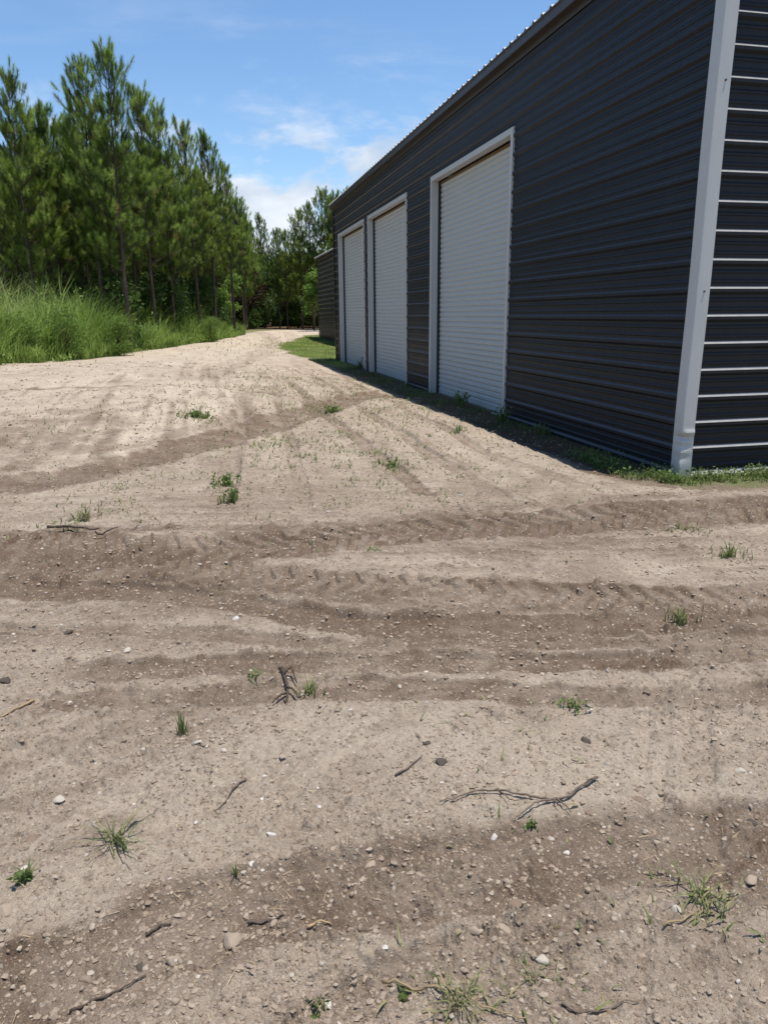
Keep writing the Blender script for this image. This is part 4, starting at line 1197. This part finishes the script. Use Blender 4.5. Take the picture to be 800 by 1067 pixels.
# ------------------------------------------------------------------ broadleaf trees and shrubs
def make_bush(seed, H, Rr, leafn, leaf, lobes=14, stem=.05, low=.25):
    rg = np.random.default_rng(seed); rd = random.Random(seed)
    sh = Shape(); C = []
    sh.tube([(0, 0, -.2), (rd.uniform(-.1, .1), rd.uniform(-.1, .1), H * .3), (rd.uniform(-.2, .2) * Rr, rd.uniform(-.2, .2) * Rr, H * .75)], [stem, stem * .8, stem * .3], 7)
    cs = []
    for k in range(lobes):
        a = rd.uniform(0, 6.28); q = Rr * math.sqrt(rd.random()) * .8; zz = H * rd.uniform(low, .92)
        q *= math.sqrt(max(.1, 1 - ((zz / H - .5) / .62) ** 2))
        c = np.array([math.cos(a) * q, math.sin(a) * q, zz]); cs.append(c)
        sh.tube([(0, 0, zz * .45), c * np.array([.5, .5, .8]), c], [stem * .45, stem * .3, stem * .12], 4, False)
        n = int(leafn / lobes); rr = Rr * rd.uniform(.22, .48)
        p = rg.normal(size=(n, 3)); p /= np.linalg.norm(p, axis=1)[:, None]; p *= (rg.random(n) ** .45)[:, None] * rr * np.array([1, 1, .75])
        C.append((c + p, rd.random()))
    pts = np.concatenate([c for c, _ in C]); tn = np.concatenate([np.clip(rg.normal(.25 + .5 * t, .15, len(c)), 0, 1) for c, t in C])
    V, F = leaf_cards(pts, np.full(len(pts), leaf), rg, .2)
    return sh, (V, F, {'tint': np.repeat(tn, 4), 'dry': np.repeat(np.clip(rg.normal(0, .15, len(pts)), 0, .8), 4)})

def bush_meshes(seed, *a, mat='leaves', **k):
    sh, cr = make_bush(seed, *a, **k)
    t = sh.build('trunk', M['bark'], None, smooth=True); c = np_mesh('crown', cr[0], cr[1], M[mat], attrs=cr[2])
    r = (t.data, c.data); bpy.data.objects.remove(t); bpy.data.objects.remove(c); return r
BROAD = [bush_meshes(510 + k, 9, 3.0, 6500, .30, lobes=26, stem=.13, low=.2) for k in range(3)]
SHRUB = [bush_meshes(520 + k, 2.4, 1.3, 2600, .16, lobes=16, stem=.04, low=.12) for k in range(3)]
WEEDB = [bush_meshes(560 + k, 2.0, .95, 4200, .085, lobes=60, stem=.02, low=.03, mat='bush_leaves') for k in range(3)]
BRIGHT = [bush_meshes(530 + k, 3.2, 1.1, 2200, .17, lobes=14, stem=.035, low=.35, mat='bright_leaves') for k in range(2)]
RED = [bush_meshes(540, 7.5, 2.2, 4200, .26, lobes=20, stem=.10, low=.25, mat='red_leaves')]

def plant(name, meshes, x, y, s, label, cat, group=None, sz=None):
    o = empty(name, (x, y, ground_z(x, y)), random.uniform(0, 6.28)); o.scale = (s, s, sz or s)
    link(bpy.data.objects.new('trunk', meshes[0]), o); link(bpy.data.objects.new('crown', meshes[1]), o)
    return tag(o, label, cat, group)
def px_xy(px, Y):
    d = ray(px, 340); return d[0] * Y / d[1]
plant('red_leaved_tree', RED[0], px_xy(258, 84), 84, 1.0, 'dark tree with red-brown leaves at the bend of the track', 'tree')
plant('sapling', BRIGHT[0], px_xy(240, 63), 63, 1.5, 'bright green sapling beside the bare trunk at the open end of the stand', 'sapling')
plant('sapling', BRIGHT[1], px_xy(327, 70), 70, 1.75, 'bright yellow-green sapling in front of the far stand, left of the second building', 'sapling')
plant('shrub', SHRUB[0], px_xy(262, 88), 88, 1.9, 'rounded green shrub at the bend of the track', 'shrub')
plant('broadleaf_tree', BROAD[0], px_xy(270, 97), 97, 1.12, 'broad dark green tree filling the gap above the bend of the track', 'tree')
plant('broadleaf_tree', BROAD[1], px_xy(250, 92), 92, 1.05, 'dark broadleaf tree behind the red-brown one', 'tree')
plant('broadleaf_tree', BROAD[2], px_xy(284, 100), 100, 1.05, 'dark broadleaf tree closing the track right of the gap', 'tree')
for k, (px, Y, s) in enumerate([(235, 98, 1.2), (300, 104, 1.1), (318, 106, 1.1), (215, 100, 1.2), (338, 106, 1.1)]):
    plant('broadleaf_tree', BROAD[k % 3], px_xy(px, Y), Y, s, 'dark broadleaf tree half hidden behind the pines at the back', 'tree', 'broadleaf trees at the back of the wood')
for k in range(85):
    Y = rp.uniform(38, 88); x = -13.5 - rp.random() ** 1.4 * 22
    if x / Y < -.66: continue
    plant('shrub', SHRUB[k % 3], x, Y, rp.uniform(.8, 1.8), 'dark understorey shrub between the shaded pine trunks', 'shrub', 'understorey shrubs in the wood')
for k in range(34):
    x, Y = rp.uniform(-11, 4), rp.uniform(84, 100)
    plant('shrub', SHRUB[k % 3], x, Y, rp.uniform(.8, 1.7), 'dark shrub under the far stand behind the track', 'shrub', 'understorey shrubs in the far stand')
for k, (px, Y, sc, lab) in enumerate([(100, 28, 1.0, 'largest leafy weed bush in the bank grass, below the tallest pine'), (150, 33, .9, 'second leafy weed bush in the bank grass, right of the largest'), (238, 48, .8, 'dark leafy weed bush at the far end of the bank grass'), (58, 26, .8, 'leafy weed bush in the tall grass near the left edge')]):
    plant('weed_bush', WEEDB[k % 3], px_xy(px, Y) - 1.2, Y, sc * .9, lab, 'bush', sz=sc * 1.0)
# the wood goes on: far trees that read as one mass
rg = np.random.default_rng(9)
parts = []
for k in range(330):
    a = rg.uniform(-1.0, .5); Rr = rg.uniform(108, 135) if a > -.20 else rg.uniform(92, 116)
    if a > .0: Rr = rg.uniform(112, 140)
    cx, cy = math.sin(a) * Rr, math.cos(a) * Rr; hh = rg.uniform(7.0, 9.5) if k % 2 else rg.uniform(2.5, 4.5)
    n = 420
    p = rg.normal(size=(n, 3)); p /= np.linalg.norm(p, axis=1)[:, None]; p *= (rg.random(n) ** .4)[:, None] * np.array([3.2, 3.2, hh * .52])
    C = p + np.array([cx, cy, hh * .46 + .3])
    V, F = leaf_cards(C, np.full(n, .75), rg, .2)
    parts.append((V, F, {'tint': np.repeat(np.clip(rg.normal(rg.uniform(.15, .6), .15, n), 0, 1), 4), 'dry': np.repeat(np.clip(rg.normal(0, .1, n), 0, .5), 4)}))
V, F, at_ = stack(parts)
o = np_mesh('far_woods', V, F, M['leaves'], attrs=at_)
tag(o, 'far woodland closing the view behind the pines', 'woods', kind='stuff')

# ------------------------------------------------------------------ sky, sun, camera
W = bpy.data.worlds.new('World'); scene.world = W; W.use_nodes = True
nt = W.node_tree; N_ = nt.nodes; bg = N_['Background']
sky = N_.new('ShaderNodeTexSky'); sky.sky_type = 'NISHITA'; sky.sun_disc = False
sky.sun_elevation = SUN_EL; sky.sun_rotation = math.atan2(SUN_H[0], SUN_H[1]); sky.air_density = 1.0; sky.dust_density = .15; sky.ozone_density = 2.5; sky.altitude = 0
tc = N_.new('ShaderNodeTexCoord')
def wm(op, a, b=0., c=None):
    m = N_.new('ShaderNodeMath'); m.operation = op
    for s_k, v in zip(m.inputs, (a, b, c)):
        if v is None: continue
        if hasattr(v, 'is_output'): nt.links.new(v, s_k)
        else: s_k.default_value = v
    return m.outputs[0]
sepd = N_.new('ShaderNodeSeparateXYZ'); nt.links.new(tc.outputs['Generated'], sepd.inputs[0])
def wnoise(vec, scale, detail, rough, dist=0.):
    n = N_.new('ShaderNodeTexNoise'); n.inputs['Scale'].default_value = scale; n.inputs['Detail'].default_value = detail; n.inputs['Roughness'].default_value = rough; n.inputs['Distortion'].default_value = dist
    nt.links.new(vec, n.inputs['Vector']); return n.outputs['Fac']
def wmap(vec, sc, loc=(0, 0, 0), rot=(0, 0, 0)):
    m = N_.new('ShaderNodeMapping'); nt.links.new(vec, m.inputs['Vector']); m.inputs['Scale'].default_value = sc; m.inputs['Location'].default_value = loc; m.inputs['Rotation'].default_value = rot; return m.outputs['Vector']
def wrange(v, a, b, c=0., d=1.):
    m = N_.new('ShaderNodeMapRange'); m.interpolation_type = 'SMOOTHSTEP'; nt.links.new(v, m.inputs['Value'])
    for k, q in zip(('From Min', 'From Max', 'To Min', 'To Max'), (a, b, c, d)): m.inputs[k].default_value = q
    return m.outputs[0]
zc = wm('ADD', wm('MAXIMUM', sepd.outputs['Z'], 0.), .12)
cmb = N_.new('ShaderNodeCombineXYZ'); nt.links.new(wm('DIVIDE', sepd.outputs['X'], zc), cmb.inputs[0]); nt.links.new(wm('DIVIDE', sepd.outputs['Y'], zc), cmb.inputs[1])
# low heaped clouds and higher wisps
heap = wnoise(wmap(tc.outputs['Generated'], (1, 1, 1.9), (.31, .2, .205)), 5.2, 8, .58, .25)
heap_m = wm('MULTIPLY', wrange(heap, .47, .58), wm('MULTIPLY', wrange(sepd.outputs['Z'], .0, .06), wrange(sepd.outputs['Z'], .17, .27, 1., 0.)))
wisp = wnoise(wmap(cmb.outputs[0], (.55, 1.0, 1), (2.1, .6, 0), (0, 0, .5)), 1.5, 9, .62, .5)
wisp_m = wm('MULTIPLY', wrange(wisp, .50, .76), wm('MULTIPLY', .6, wrange(sepd.outputs['Z'], .24, .36, 1., .05)))
cov = wm('MINIMUM', wm('ADD', heap_m, wisp_m), 1.)
shade = wrange(wnoise(wmap(tc.outputs['Generated'], (1, 1, 2.2), (.35, .2, .16)), 7., 6, .55), .35, .65)
cc = N_.new('ShaderNodeMix'); cc.data_type = 'RGBA'; nt.links.new(shade, cc.inputs[0]); cc.inputs[6].default_value = (3.6, 4.1, 4.8, 1); cc.inputs[7].default_value = (5.6, 5.8, 6.1, 1)
mx = N_.new('ShaderNodeMix'); mx.data_type = 'RGBA'; nt.links.new(wm('MULTIPLY', cov, .9), mx.inputs[0]); hs = N_.new('ShaderNodeHueSaturation'); hs.inputs['Saturation'].default_value = 1.12; nt.links.new(sky.outputs[0], hs.inputs['Color']); nt.links.new(hs.outputs[0], mx.inputs[6]); nt.links.new(cc.outputs[2], mx.inputs[7])
nt.links.new(mx.outputs[2], bg.inputs['Color']); bg.inputs['Strength'].default_value = .13

sl = bpy.data.lights.new('sun', 'SUN'); sl.energy = 4.6; sl.angle = R(.53); sl.color = (1., .955, .88)
so = link(bpy.data.objects.new('sun', sl))
sd = Vector((SUN_H[0] * math.cos(SUN_EL), SUN_H[1] * math.cos(SUN_EL), math.sin(SUN_EL)))
so.rotation_euler = sd.to_track_quat('Z', 'Y').to_euler(); so.location = sd * 40

cam = bpy.data.cameras.new('camera'); co = link(bpy.data.objects.new('camera', cam))
cam.sensor_fit = 'HORIZONTAL'; cam.sensor_width = 36; cam.lens = 36 * FOC / 800; cam.clip_start = .05; cam.clip_end = 3000
co.matrix_world = Matrix.Translation((0, 0, CAM_Z)) @ Matrix.Rotation(math.pi / 2 - PITCH, 4, 'X') @ Matrix.Rotation(ROLL, 4, 'Z')
scene.camera = co
scene.view_settings.view_transform = 'Standard'; scene.view_settings.look = 'None'; scene.view_settings.exposure = .4; scene.view_settings.gamma = 1
scene.render.engine = 'CYCLES'
scene.cycles.max_bounces = 6; scene.cycles.diffuse_bounces = 3; scene.cycles.transmission_bounces = 4
scene.cycles.use_denoising = True; scene.cycles.denoising_input_passes = 'RGB_ALBEDO_NORMAL'; scene.cycles.denoising_prefilter = 'ACCURATE'
